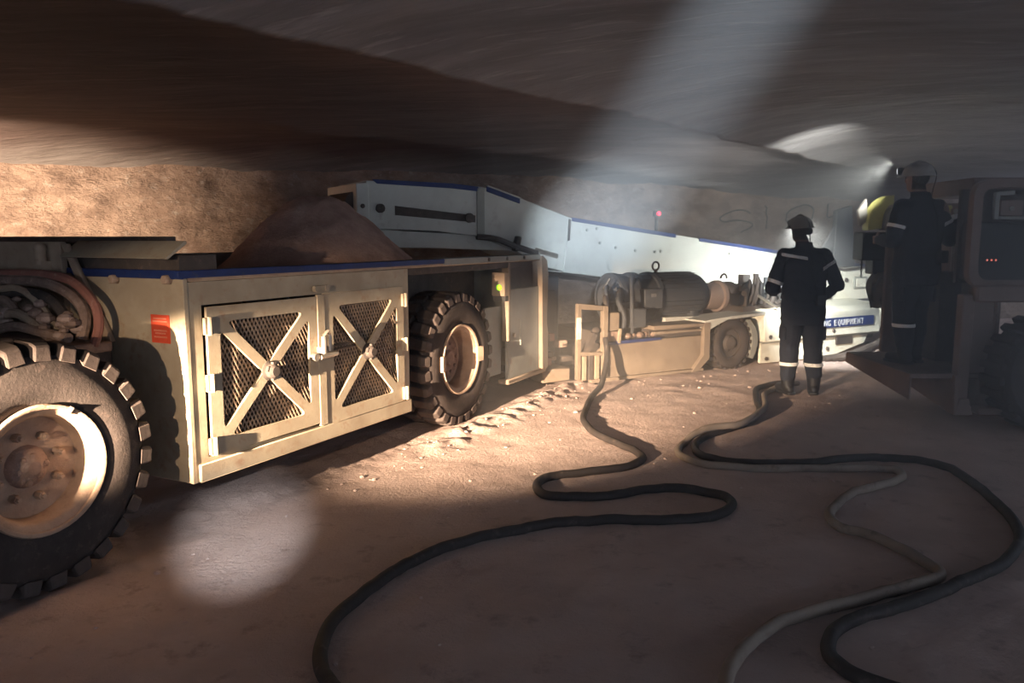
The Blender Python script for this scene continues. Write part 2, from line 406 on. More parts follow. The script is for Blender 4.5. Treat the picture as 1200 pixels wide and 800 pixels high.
# ------------------------------------------------------------------ shuttle car (local: x along, y inwards from the near side, z up)
sc = thing('shuttle_car', 'long cream shuttle car with blue edge stripe and mesh doors, loaded with ore', 'mining vehicle', CO, R(90) - CA)
MB().box(-1.6, 5.15, 0.46, 2.1, 0.40, 0.58).build('bed_floor', M_dark, sc, 0.01)
MB().box(0.86, 5.2, 0.40, 0.46, 0.45, 1.38).build('sideboard', M_greyp, sc, 0.006)
MB().box(-1.6, 5.2, 2.10, 2.16, 0.45, 1.46).build('sideboard', M_greyp, sc, 0.006)
MB().box(-1.6, 0.76, 0.56, 2.08, 0.58, 1.02).build('front_hull', M_dark, sc, 0.02)
MB().box(0.80, 5.16, 0.0, 0.46, 1.362, 1.405).build('side_deck', M_creamd, sc, 0.006)
MB().box(0.80, 5.16, 2.10, 2.5, 1.362, 1.405).build('side_deck', M_creamd, sc, 0.006)
MB().box(0.80, 4.4, 2.44, 2.5, 0.45, 1.362).build('far_side_panel', M_creamd, sc, 0.006)
# blue stripe and steel rail along the deck edge
MB().box(0.735, 3.32, -0.014, 0.02, 1.383, 1.423).build('blue_stripe', M_blue, sc, 0.004)
rail = MB().box(3.32, 5.12, -0.016, 0.10, 1.37, 1.425).build('edge_rail', M_greyp, sc, 0.006)
for s_ in (4.05, 4.4, 4.75): MB().cyl((s_, -0.026, 1.398), (s_, -0.01, 1.398), 0.016, seg=8).build('bolt', M_dark, rail)
MB().box(0.80, 4.9, 0.005, 0.03, 1.31, 1.362).build('under_rail', M_dark, sc, 0.004)

# equipment box with the two mesh doors
bx = link('box_frame', plate([(0.80, 0.275), (2.82, 0.275), (2.82, 1.36), (0.80, 1.36)], [[(0.885, 0.40), (2.755, 0.36), (2.755, 1.235), (0.885, 1.235)]], 0.0, 0.03), M_cream, sc)
MB().box(0.86, 2.76, 0.33, 0.35, 0.29, 1.35).build('box_back', M_dark, bx)
MB().box(0.82, 2.80, 0.03, 0.36, 0.275, 0.30).build('box_bottom', M_dark, bx)
MB().box(2.79, 2.82, 0.03, 0.40, 0.275, 1.36).build('box_end', M_creamd, bx)
MB().box(0.81, 2.815, -0.022, 0.0, 0.275, 0.375).build('sill', M_cream, bx, 0.005)
for k in range(5): MB().cyl((1.0 + 0.4 * k, 0.16, 0.32), (1.0 + 0.4 * k, 0.16, 1.3), 0.05, seg=10).build('cooler_pipe', M_dark, bx)
# end plate that faces the front wheel
ep = MB().prism([(0.0, 0.275), (0.95, 0.275), (0.98, 1.0), (0.94, 1.385), (0.0, 1.385)], 0.775, 0.80, 'yz').build('end_plate', M_cream, sc, 0.004)
MB().box(0.76, 0.776, -0.012, 0.93, 1.378, 1.424).build('blue_stripe', M_blue, sc, 0.004)
for y_, z_ in ((0.10, 1.375), (0.52, 1.368), (0.90, 1.368)):
    MB().cyl((0.735, y_, z_), (0.777, y_, z_), 0.026, 0.03, seg=6).build('bolt', M_hubdust, ep, 0.004)
pl = MB().box(0.770, 0.776, 0.115, 0.256, 1.033, 1.185).build('placard', M_sign, ep)
pl['label'] = 'small red placard'
for z_, w_ in ((1.165, 0.10), (1.15, 0.11), (1.10, 0.10), (1.085, 0.08), (1.065, 0.10)):
    MB().box(0.7685, 0.7701, 0.186 - w_ / 2, 0.186 + w_ / 2, z_ - 0.004, z_ + 0.004).build('print_line', M_signtx, pl)
MB().box(0.772, 0.80, -0.004, 0.018, 0.275, 1.38).build('corner_strip', M_cream, sc, 0.003)

def door(x0, x1, z0, z1, hinge_left):
    r_, w_ = 0.085, 0.052
    cx, cz = (x0 + x1) / 2, (z0 + z1) / 2
    a0, a1, b0, b1 = x0 + r_, x1 - r_, z0 + r_, z1 - r_
    g = w_ * 0.85; h = w_ * 0.85
    top = [(a0 + g, b1), (a1 - g, b1), (cx, cz + h)]
    bot = [(a0 + g, b0), (cx, cz - h), (a1 - g, b0)]
    lef = [(a0, b0 + h), (a0, b1 - h), (cx - g, cz)]
    rig = [(a1, b0 + h), (cx + g, cz), (a1, b1 - h)]
    d = link('door', plate([(x0, z0), (x1, z0), (x1, z1), (x0, z1)], [rounded(t, 0.022) for t in (top, bot, lef, rig)], -0.016, 0.0), M_cream, sc)
    # expanded metal behind the bars
    m = MB(); X0, X1, Z0, Z1 = x0 + 0.05, x1 - 0.05, z0 + 0.05, z1 - 0.05
    sl = 1.75; stp = 0.042
    for sg in (1, -1):
        c = Z0 - sl * (X1 - X0) - 0.1
        while c < Z1 + sl * (X1 - X0) + 0.1:
            pts = []
            ref = X0 if sg > 0 else X1
            f = lambda x: c + sl * abs(x - ref)
            xa = X0; xb = X1
            # clip to the rectangle
            lo_ = max(0.0, (Z0 - c) / sl); hi_ = min(X1 - X0, (Z1 - c) / sl)
            if hi_ - lo_ > 0.02:
                pa = (ref + sg * lo_, c + sl * lo_); pb = (ref + sg * hi_, c + sl * hi_)
                m.bar((pa[0], 0.030 + 0.002 * sg, pa[1]), (pb[0], 0.030 + 0.002 * sg, pb[1]), 0.008, 0.006, up=(0, 1, 0))
            c += stp * sl * 0.72
    mo = link('expanded_mesh', m.mesh('expanded_mesh', smooth=False, weld=False), M_mesh, d); mo['kind'] = 'stuff'
    hx = x0 if hinge_left else x1
    for hz in (z1 - 0.10, cz, z0 + 0.06):
        MB().box(hx - 0.028, hx + 0.028, -0.034, -0.014, hz - 0.045, hz + 0.045).cyl((hx, -0.036, hz - 0.05), (hx, -0.036, hz + 0.05), 0.013, seg=8).build('hinge', M_cream, d)
    # clamp at the crossing of the bars
    k = MB().lathe([(0, -0.075), (0.03, -0.075), (0.045, -0.06), (0.045, -0.03), (0.06, -0.02), (0.06, -0.014)], (cx, 0, cz), 'y', 10)
    k.bar((cx - 0.05, -0.05, cz + 0.02), (cx + 0.05, -0.05, cz - 0.02), 0.02, 0.03).bar((cx, -0.05, cz - 0.055), (cx + 0.005, -0.05, cz + 0.055), 0.02, 0.026, up=(1, 0, 0))
    k.build('clamp', M_dark, d)
    return d
door(0.905, 1.79, 0.40, 1.222, True)
door(1.85, 2.735, 0.375, 1.235, False)
MB().box(1.785, 1.855, -0.020, -0.002, 0.38, 1.232).build('centre_stile', M_cream, sc, 0.003)
MB().box(1.76, 1.88, -0.03, -0.012, 1.255, 1.29).cyl((1.77, -0.035, 1.272), (1.77, -0.01, 1.272), 0.02, seg=8).cyl((1.87, -0.035, 1.272), (1.87, -0.01, 1.272), 0.02, seg=8).build('latch_bracket', M_cream, sc)
lt = MB().box(1.77, 1.875, -0.05, -0.018, 0.86, 0.90).cyl((1.79, -0.06, 0.86), (1.79, -0.06, 0.97), 0.018, seg=10).cyl((1.85, -0.055, 0.87), (1.85, -0.055, 0.975), 0.016, seg=10)
lt.cyl((1.735, -0.05, 0.84), (1.735, -0.01, 0.84), 0.026, seg=10).tube(catmull([(1.79, -0.06, 0.97), (1.82, -0.07, 1.0), (1.85, -0.055, 0.975)], 4), 0.012, 6)
lt.build('latch', M_steel, sc)
MB().cyl((1.77, -0.045, 0.835), (1.93, -0.045, 0.842), 0.017, seg=8).build('latch_bolt', M_steel, sc)
for dz in (0.0, 0.028): MB().cyl((1.86, 0.02, 0.855 + dz), (2.28, 0.02, 0.862 + dz), 0.007, seg=6).build('latch_rod', M_dark, sc)

# wheels
def ring(prof): return prof + [prof[0]]
W = 0.40
tire_prof = ring([(0.285, 0.055), (0.300, 0.022), (0.345, 0.004), (0.42, 0.0), (0.475, 0.012), (0.512, 0.035), (0.524, 0.075), (0.526, W / 2),
                  (0.524, W - 0.075), (0.512, W - 0.035), (0.475, W - 0.012), (0.42, W), (0.345, W - 0.004), (0.30, W - 0.022), (0.285, W - 0.055)])
tire_me = MB().lathe(tire_prof, (0, 0, 0), 'y', 56).mesh('tire'); tire_me.materials.append(M_rubber)
def lug_mesh(y0, y1, flip):
    m = MB(); pts = []
    sh = 0.012
    for (y, zt, w) in ((y0, 0.556, 0.034), (y0 + 0.03, 0.570, 0.040), (y1, 0.574, 0.044)):
        for sx in (-1, 1): pts.append((sx * w + (0.02 * flip if y == y1 else 0), y, zt))
    for (y, zt, w) in ((y0 - 0.006, 0.485, 0.040), (y0 + 0.02, 0.505, 0.050), (y1, 0.515, 0.052)):
        for sx in (-1, 1): pts.append((sx * w + (0.02 * flip if y == y1 else 0), y, zt))
    m.add(pts, [(0, 1, 3, 2), (2, 3, 5, 4), (6, 8, 9, 7), (8, 10, 11, 9), (0, 6, 7, 1), (4, 5, 11, 10), (0, 2, 8, 6), (2, 4, 10, 8), (1, 7, 9, 3), (3, 9, 11, 5)])
    me = m.mesh('tread_lug', 0.006, False); me.materials.append(M_lug); return me
lugA = lug_mesh(0.012, 0.185, 1)
lugB = MB()
lugB = lug_mesh(0.012, 0.185, 1).copy()
for v in lugB.vertices: v.co.y = W - v.co.y
lugB.flip_normals()
NL = 27
rimprof = [(0.290, 0.050), (0.298, 0.030), (0.300, 0.012), (0.294, 0.000), (0.284, 0.000), (0.276, 0.006), (0.276, 0.020), (0.252, 0.028), (0.240, 0.045), (0.236, 0.10), (0.232, 0.145), (0.21, 0.15), (0.0, 0.15)]
def wheel(s_, y_, a0, style, near=True):
    ti = link('tire', tire_me, None, sc); ti.location = (s_, y_, 0.568)
    if not near:
        ti.location.y = y_
    rp = rimprof if style == 0 else [(r, h + (0.03 if r < 0.24 else 0)) for r, h in rimprof]
    fl = (lambda h: h) if near else (lambda h: W - h)
    rm = MB().lathe([(r, fl(h)) for r, h in rp], (0, 0, 0), 'y', 44).build('rim', M_hubdust, sc); rm.location = (s_, y_, 0.568)
    for k in range(NL):
        an = a0 + 2 * math.pi * k / NL
        o = link('tread_lug', lugA, None, ti); o.rotation_euler = (0, an, 0)
        o = link('tread_lug', lugB, None, ti); o.rotation_euler = (0, an + math.pi / NL, 0)
    if not near: return
    # parts of the rim: split ring joint, nuts, hub
    if style == 0:
        MB().bar((0.300 * math.sin(R(28)), -0.003, 0.300 * math.cos(R(28))), (0.262 * math.sin(R(28)), 0.012, 0.262 * math.cos(R(28))), 0.022, 0.02).build('ring_joint', M_dark, rm)
        for k in range(8):
            an = 2 * math.pi * (k + 0.35) / 8
            c = (0.148 * math.cos(an), 0, 0.148 * math.sin(an))
            MB().cyl((c[0], 0.155, c[2]), (c[0], 0.105, c[2]), 0.021, 0.019, 6).cyl((c[0], 0.105, c[2]), (c[0], 0.09, c[2]), 0.014, 0.010, 6).build('wheel_nut', M_hubdust, rm)
        h = MB().lathe([(0, 0.085), (0.03, 0.083), (0.052, 0.10), (0.078, 0.11), (0.092, 0.13), (0.10, 0.152)], (0, 0, 0), 'y', 18)
        rnd = random.Random(3)
        for k in range(16):
            a = rnd.uniform(0, 6.28); q = rnd.uniform(0.02, 0.075)
            h.ell((q * math.cos(a), 0.098 + q * 0.2, q * math.sin(a)), (0.020, 0.016, 0.018), 6, 4)
        h.build('hub', M_dust, rm)
    else:
        for an in (R(180), R(2)):
            c = Vector((math.cos(an), 0, math.sin(an)))
            MB().bar(c * 0.262 + Vector((0, 0.012, 0)), c * 0.338 + Vector((0, -0.008, 0)), 0.03, 0.13, up=(0, 0, 1)).build('ring_clip', M_hubdust, rm, 0.004)
        MB().lathe([(0, 0.11), (0.06, 0.115), (0.075, 0.14), (0.17, 0.155), (0.21, 0.178)], (0, 0, 0), 'y', 24).build('hub', M_dust, rm)
        for k in range(10):
            an = 2 * math.pi * k / 10; c = (0.125 * math.cos(an), 0, 0.125 * math.sin(an))
            MB().cyl((c[0], 0.17, c[2]), (c[0], 0.13, c[2]), 0.014, seg=6).build('wheel_nut', M_dust, rm)
wheel(-0.03, -0.02, 0.06, 0)
wheel(3.60, -0.005, 0.15, 1)
wheel(-0.03, 2.02, 0.1, 0, False)
wheel(3.60, 2.02, 0.2, 0, False)
for s_ in (-0.03, 3.60): MB().cyl((s_, 0.15, 0.568), (s_, 2.3, 0.568), 0.09, seg=14).build('axle', M_dark, sc)

# behind and above the front wheel: caked hoses, dusty plates, hinged lid
MB().box(0.74, 0.78, 0.94, 2.1, 1.02, 1.57).build('dusty_plate', M_creamd, sc, 0.004)
MB().prism([(0.88, 1.56), (0.93, 1.56), (0.70, 1.16), (0.60, 1.02), (0.54, 1.02)], 0.735, 0.765, 'yz').build('brace_plate', M_creamd, sc, 0.004)
MB().box(0.68, 0.745, 1.03, 1.10, 1.40, 1.46).cyl((0.70, 1.065, 1.44), (0.70, 1.065, 1.52), 0.033, seg=10).ell((0.70, 1.065, 1.53), 0.036, 10, 6).build('lid_catch', M_creamd, sc)
MB().prism([(0.70, 1.488), (0.715, 1.482), (0.84, 1.562), (0.84, 1.575), (0.825, 1.577)], 0.03, 0.90, 'xz').build('hinged_lid', M_cream, sc, 0.002)
lidb = MB().box(0.80, 1.05, 0.05, 0.90, 1.405, 1.50).build('lid_base', M_dark, sc)
MB().box(0.93, 1.0, 0.30, 2.1, 1.56, 1.60).build('top_rail', M_dark, sc, 0.004)
MB().box(1.0, 1.04, 0.46, 2.1, 1.0, 1.56).build('bulkhead', M_dark, sc)
MB().box(0.945, 0.985, 0.36, 0.42, 1.40, 1.57).build('rail_post', M_cream, sc)
hs = [('hose', M_redh, 0.026, [(0.66, 1.9, 1.38), (0.66, 1.32, 1.385), (0.66, 0.98, 1.388), (0.66, 0.75, 1.36), (0.65, 0.60, 1.29), (0.64, 0.515, 1.215), (0.62, 0.48, 1.12), (0.60, 0.50, 1.02)]),
      ('hose', M_dust, 0.030, [(0.64, 1.9, 1.35), (0.64, 1.25, 1.35), (0.64, 0.95, 1.345), (0.64, 0.72, 1.28), (0.63, 0.60, 1.18), (0.60, 0.60, 1.05)]),
      ('hose', M_creamd, 0.020, [(0.60, 1.9, 1.30), (0.60, 1.34, 1.30), (0.60, 1.15, 1.31), (0.60, 1.02, 1.27), (0.60, 0.90, 1.19), (0.60, 0.80, 1.08)]),
      ('hose', M_dust, 0.024, [(0.58, 1.9, 1.25), (0.58, 1.34, 1.24), (0.58, 1.21, 1.235), (0.58, 1.09, 1.16), (0.58, 0.93, 1.08), (0.56, 0.80, 1.04)]),
      ('hose', M_creamd, 0.026, [(0.56, 1.9, 1.13), (0.56, 1.36, 1.13), (0.56, 1.13, 1.17), (0.56, 1.0, 1.15), (0.56, 0.88, 1.08)]),
      ('hose', M_dust, 0.028, [(0.54, 1.9, 1.06), (0.54, 1.37, 1.06), (0.54, 1.1, 1.10), (0.54, 0.85, 1.08), (0.54, 0.62, 1.06)]),
      ('hose', M_dark, 0.030, [(0.62, 1.6, 1.20), (0.62, 1.2, 1.28), (0.62, 0.9, 1.26), (0.61, 0.74, 1.16), (0.58, 0.68, 1.04)])]
for nm, m_, r_, p in hs: MB().tube(catmull(p, 6), r_, 9).build(nm, m_, sc)
rnd = random.Random(11)
for k in range(26):
    y_ = rnd.uniform(0.55, 1.4); z_ = 1.06 + rnd.uniform(0.02, 0.24) * min(1, 0.4 + (y_ - 0.5))
    q = rnd.uniform(0.018, 0.045)
    MB().ell((0.58 + rnd.uniform(-0.05, 0.05), y_, z_), (q * 1.1, q * 1.3, q * 0.8), 7, 5).build('caked_fitting', M_rubble if k % 2 else M_dust, sc)
MB().box(0.48, 0.70, 0.48, 1.9, 0.98, 1.035).build('hose_tray', M_dust, sc, 0.01)
# rear end of the car
MB().box(2.82, 4.44, 0.36, 0.42, 0.42, 1.31).build('wheel_housing', M_dark, sc)
MB().box(4.46, 4.50, -0.002, 0.07, 0.62, 1.36).build('housing_edge_plate', M_mcream, sc, 0.003)
rp = MB().box(4.50, 5.20, 0.03, 0.06, 0.24, 1.10).build('rear_side_panel', M_greyp, sc, 0.004)
MB().box(4.18, 4.50, 0.10, 0.13, 0.30, 0.95).build('rear_side_panel', M_greyp, sc, 0.004)
MB().box(4.50, 5.20, 0.10, 0.13, 1.10, 1.36).build('recess_panel', M_dark, sc, 0.003)
MB().cyl((4.62, 0.03, 0.66), (4.62, 0.01, 0.66), 0.02, seg=10).build('panel_lock', M_steel, rp)
MB().box(4.75, 4.77, 0.015, 0.031, 0.55, 0.80).build('panel_handle', M_greyp, rp)
cp = MB().prism(rounded([(5.16, 1.425), (5.30, 1.36), (5.33, 1.20), (5.30, 0.72), (5.33, 0.62), (5.33, 0.24), (5.20, 0.24), (5.18, 1.20)], 0.03), -0.012, 0.10, 'xz').build('corner_post', M_mcream, sc, 0.004)
MB().box(4.46, 5.32, 0.0, 0.12, 0.20, 0.25).build('lower_edge', M_mcream, sc, 0.01)
MB().box(5.26, 5.33, 0.10, 2.4, 0.24, 1.0).build('end_bumper', M_greyp, sc, 0.006)
lb = MB().box(4.38, 4.46, 0.0, 0.135, 1.05, 1.27).build('indicator_box', M_creamd, sc, 0.006)
gl = MB().ell((4.375, 0.055, 1.13), (0.014, 0.027, 0.027), 12, 8).build('indicator_lamp', G_green, lb); gl['label'] = 'lit green indicator lamp'
MB().box(4.40, 4.46, 0.0, 0.13, 1.0, 1.05).build('label_plate', M_black, lb)

# ------------------------------------------------------------------ ore heaped in the car
def ore_vertex(i, j, n, m_):
    s_ = 1.06 + (5.1 - 1.06) * i / n; y_ = 0.47 + (2.09 - 0.47) * j / m_
    e = math.exp(-((s_ - 3.45) / 0.92) ** 2 - ((y_ - 1.35) / 0.75) ** 2)
    z = 1.02 + 0.95 * e + 0.05 * fbm(s_ * 2.2, y_ * 2.2, 1.0, 4) + 0.025 * fbm(s_ * 8, y_ * 8, 2.0, 3)
    return car(s_, -y_, z)
n, m_ = 110, 44; vs_ = [ore_vertex(i, j, n, m_) for j in range(m_ + 1) for i in range(n + 1)]
fs_ = [(j * (n + 1) + i, j * (n + 1) + i + 1, (j + 1) * (n + 1) + i + 1, (j + 1) * (n + 1) + i) for j in range(m_) for i in range(n)]
bot = [car(a, -b, 0.58) for a, b in ((1.06, 0.47), (5.1, 0.47), (5.1, 2.09), (1.06, 2.09))]
k0 = len(vs_); vs_ += bot
fs_ += [(k0, k0 + 3, k0 + 2, k0 + 1), tuple([k0, k0 + 1] + [i for i in range(n, -1, -1)]), tuple([k0 + 3] + [m_ * (n + 1) + i for i in range(n + 1)] + [k0 + 2]),
        tuple([k0] + [j * (n + 1) for j in range(m_ + 1)] + [k0 + 3]), tuple([k0 + 1, k0 + 2] + [j * (n + 1) + n for j in range(m_, -1, -1)])]
me = bpy.data.meshes.new('ore_heap'); me.from_pydata(vs_, [], fs_); me.shade_smooth()
tag(link('ore_heap', me, M_ore), 'heap of crushed reddish ore lying in the bed of the shuttle car', 'ore', kind='stuff')

# ------------------------------------------------------------------ conveyor boom behind the miner (local: x along, y away from the camera)
BA = R(30)
BO = Vector((0.2, 9.58, 0))
bo = thing('conveyor_boom', 'long pale conveyor boom with blue stripe sloping up behind the miner', 'conveyor', BO, BA)
BWD = 0.95
def ztop(b): return 1.83 + (b - 0.59) * (1.16 - 1.83) / (6.2 - 0.59)
# main trough
main = MB().prism([(0.59, 1.83), (7.4, ztop(7.4)), (7.4, ztop(7.4) - 0.70), (0.50, 1.16)], 0.0, BWD).build('boom_side', M_pale, bo, 0.008)
for a, b in ((0.62, 2.30), (2.72, 4.6), (4.66, 6.9)):
    MB().prism([(a, ztop(a) + 0.006), (b, ztop(b) + 0.006), (b, ztop(b) - 0.045), (a, ztop(a) - 0.040)], -0.010, 0.02).build('blue_stripe', M_blue, bo, 0.003)
for b, z in ((1.05, 1.52), (1.3, 1.46), (1.62, 1.42), (1.95, 1.40), (2.05, 1.405), (3.3, 1.36), (0.85, 1.68), (1.0, 1.70)):
    MB().cyl((b, -0.012, z), (b, 0.01, z), 0.018, 0.02, seg=8).build('bolt', M_greyp, main)
# hinged middle section
mid = MB().prism([(-0.66, 2.17), (-0.40, 2.14), (0.62, 1.83), (0.56, 1.16), (0.30, 1.22), (-0.25, 1.46), (-0.66, 1.60)], 0.02, BWD - 0.02).build('hinge_section', M_pale, bo, 0.008)
MB().prism([(-0.56, 2.175), (-0.12, 2.045), (-0.12, 1.985), (-0.56, 2.115)], 0.0, 0.03).build('blue_stripe', M_blue, bo, 0.003)
MB().prism([(-0.56, 2.185), (-0.12, 2.055), (-0.12, 2.04), (-0.56, 2.17)], -0.02, 0.10).build('cover_strip', M_pale, bo, 0.003)
MB().bar((-0.20, -0.015, 1.43), (-0.15, -0.015, 1.60), 0.06, 0.09, up=(0, 1, 0)).build('hinge_pin', M_dark, bo, 0.01)
MB().bar((0.57, -0.005, 1.55), (0.59, -0.005, 1.81), 0.02, 0.03, up=(0, 1, 0)).build('seam_strip', M_dark, bo)
MB().tube(catmull([(-0.70, 0.0, 1.60), (-0.45, -0.02, 1.57), (-0.25, -0.03, 1.50), (0.1, -0.03, 1.40)], 5), 0.035, 8).build('hydraulic_hose', M_dark, bo)
MB().cyl((0.1, 0.02, 1.44), (0.42, 0.02, 1.36), 0.03, seg=8).build('cylinder_rod', M_steel, bo)
# dump end over the car
dump = MB().prism([(-2.02, 2.19), (-0.66, 2.17), (-0.66, 1.60), (-1.2, 1.66), (-2.02, 1.68)], 0.0, BWD).build('dump_section', M_pale, bo, 0.008)
MB().box(-2.14, -2.0, -0.03, BWD + 0.03, 1.66, 2.16).build('end_flange', M_pale, bo, 0.01)
MB().prism([(-1.95, 2.205), (-1.0, 2.19), (-0.68, 2.165), (-0.68, 2.11), (-1.0, 2.135), (-1.9, 2.16)], -0.012, 0.02).build('blue_stripe', M_blue, bo, 0.003)
sl = MB().prism([(-1.70, 1.93), (-0.72, 1.84), (-0.72, 1.76), (-1.70, 1.83)], -0.006, 0.02).build('slot', M_dark, bo); sl['label'] = 'long dark adjustment slot'
MB().cyl((-0.80, -0.03, 1.81), (-0.80, 0.0, 1.81), 0.055, seg=12).build('tension_bolt', M_dark, bo)
MB().cyl((-1.87, -0.03, 1.90), (-1.87, 0.0, 1.90), 0.05, seg=10).build('roller_bearing', M_dark, bo)
MB().cyl((-2.075, -0.04, 1.92), (-2.075, -0.02, 1.92), 0.025, seg=8).build('bolt', M_dark, dump)
MB().box(-0.70, -0.60, -0.012, 0.02, 1.62, 2.15).build('joint_plate', M_greyp, bo, 0.004)
MB().cyl((-2.07, 0.08, 1.92), (-2.07, BWD - 0.08, 1.92), 0.17, seg=20).build('head_drum', M_dark, bo)
MB().prism([(-1.95, 1.68), (-0.30, 1.60), (0.28, 1.24), (-0.2, 1.43), (-1.2, 1.47), (-1.95, 1.48)], 0.06, BWD - 0.06).build('return_belt_guard', M_pale, bo, 0.006)
for b in (3.4, 6.6):
    for y_ in (0.12, BWD - 0.12): MB().bar((b, y_, -0.01), (b, y_, ztop(b) - 0.66), 0.12, 0.12).build('support_leg', M_dark, bo, 0.008)
lamp = MB().box(1.985, 2.015, 0.03, 0.06, 1.66, 1.90).box(1.95, 2.0, 0.02, 0.06, 1.865, 1.935).build('lamp_bracket', M_dark, bo, 0.003)
gl = MB().ell((2.01, 0.01, 1.90), 0.028, 12, 8).build('marker_lamp', G_red, lamp); gl['label'] = 'lit red marker lamp'

# ------------------------------------------------------------------ miner (low tracked-in machine with the electric motor)
MO = Vector((0.85, 8.45, 0))
mi = thing('mining_machine', 'low white mining machine with electric motor on deck and blue lettered strip', 'mining machine', MO, R(30))
MB().box(-0.1, 5.4, 0.45, 1.05, 0.14, 0.42).build('chassis', M_dark, mi, 0.02)
# near side: front plate
fp = MB().prism([(0.02, 0.06), (1.60, 0.03), (1.60, 0.45), (0.22, 0.44), (0.10, 0.36)], 0.02, 0.06).build('skirt_plate', M_mcream, mi, 0.004)
MB().prism([(0.22, 0.425), (0.98, 0.435), (0.98, 0.47), (0.22, 0.46)], 0.0, 0.24).build('blue_edge', M_blue, fp, 0.004)
MB().box(0.0, 1.62, -0.02, 0.05, 0.03, 0.065).build('skirt_lip', M_mcream, fp, 0.004)
MB().prism([(1.42, 0.03), (1.53, 0.03), (1.70, 0.17), (1.70, 0.60), (1.60, 0.60), (1.60, 0.22)], -0.03, 0.03).build('corner_brace', M_mcream, mi, 0.006)
MB().box(0.85, 1.62, -0.02, 0.30, 0.555, 0.60).build('deck_rail', M_mcream, mi, 0.006)
MB().box(0.88, 1.62, 0.0, 0.06, 0.50, 0.53).build('deck_rail', M_mcream, mi, 0.004)
MB().box(0.85, 1.62, 0.06, 0.30, 0.45, 0.56).build('deck_side', M_dark, mi)
MB().box(0.2, 2.1, 0.30, 1.05, 0.42, 0.56).build('motor_bed', M_dark, mi, 0.01)
# open frame at the tail
tf = MB().bar((-0.17, 0.0, 0.08), (-0.17, 0.0, 0.88), 0.05, 0.05).bar((-0.195, 0.0, 0.87), (0.19, 0.0, 0.83), 0.05, 0.055).bar((0.17, 0.0, 0.08), (0.17, 0.0, 0.86), 0.07, 0.06)
tf.bar((-0.17, 0.0, 0.36), (0.17, 0.0, 0.34), 0.045, 0.04).build('tail_frame', M_mcream, mi, 0.005)
MB().box(-0.21, -0.15, -0.035, -0.02, 0.52, 0.75).build('light_plate', M_white, mi, 0.004)
MB().box(-0.16, 0.10, 0.01, 0.04, 0.06, 0.34).build('tail_panel', M_mcream, mi, 0.005)
for k in range(3): MB().box(-0.12 + 0.085 * k, -0.07 + 0.085 * k, -0.02, 0.012, 0.07, 0.33).build('panel_rib', M_dark if k == 1 else M_creamd, mi, 0.003)
MB().box(0.225, 0.375, 0.0, 0.14, 0.58, 0.78).build('junction_box', M_mcream, mi, 0.006)
MB().box(0.23, 0.37, 0.02, 0.14, 0.44, 0.57).build('junction_cover', M_dust, mi, 0.004)
MB().bar((0.37, 0.0, 0.44), (0.385, 0.0, 0.60), 0.03, 0.03).build('box_leg', M_cream, mi)
MB().bar((-0.06, 0.02, 0.36), (0.05, 0.02, 0.56), 0.07, 0.06).ell((0.07, 0.01, 0.60), (0.05, 0.04, 0.035), 8, 6).build('control_lever', M_dark, mi)
MB().box(-0.75, -0.05, 0.55, 0.95, 0.12, 1.16).build('tail_cabinet', M_motor, mi, 0.02)
for k in range(4): MB().box(-0.72 + 0.16 * k, -0.60 + 0.16 * k, 0.52, 0.555, 0.30, 1.0).build('cabinet_rib', M_motor, mi, 0.006)
MB().box(-0.55, -0.20, 0.10, 0.5, 0.06, 0.20).build('tow_hitch', M_mcream, mi, 0.01)
rnd = random.Random(5)
for k in range(9):
    x_ = rnd.uniform(-0.45, -0.2); z_ = rnd.uniform(0.15, 0.5)
    MB().box(x_, x_ + rnd.uniform(0.05, 0.14), 0.2, 0.3, z_, z_ + rnd.uniform(0.03, 0.08)).build('valve_fitting', rnd.choice([M_dust, M_dark, M_creamd, M_redh]), mi, 0.005)
# hoses and gear left of the motor
for k in range(10):
    x_ = 0.28 + 0.045 * k; y_ = 0.10 + 0.05 * (k % 4); h_ = rnd.uniform(0.80, 1.14)
    MB().tube(catmull([(x_, y_, 0.5), (x_ + rnd.uniform(-.05, .03), y_ - 0.04, 0.7), (x_ - 0.03, y_, h_), (x_ + 0.10, y_ + 0.14, h_ + 0.04), (x_ + 0.22, y_ + 0.3, h_ - 0.04)], 5), rnd.uniform(0.018, 0.03), 8).build('hose', M_motor if k % 3 else M_dark, mi)
MB().box(0.42, 0.78, 0.18, 0.42, 0.56, 0.86).build('gear_case', M_motor, mi, 0.02)
MB().box(0.60, 0.80, 0.05, 0.18, 0.58, 0.80).build('terminal_case', M_motor, mi, 0.015)
MB().cyl((0.38, 0.30, 1.02), (0.46, 0.30, 1.13), 0.012, seg=6).build('polished_rod', M_steel, mi)
for k in range(5): MB().ell((0.55 + 0.09 * k, 0.08 + 0.03 * (k % 2), 0.50), (0.05, 0.05, 0.035), 7, 5).build('dust_clod', M_dust, mi)
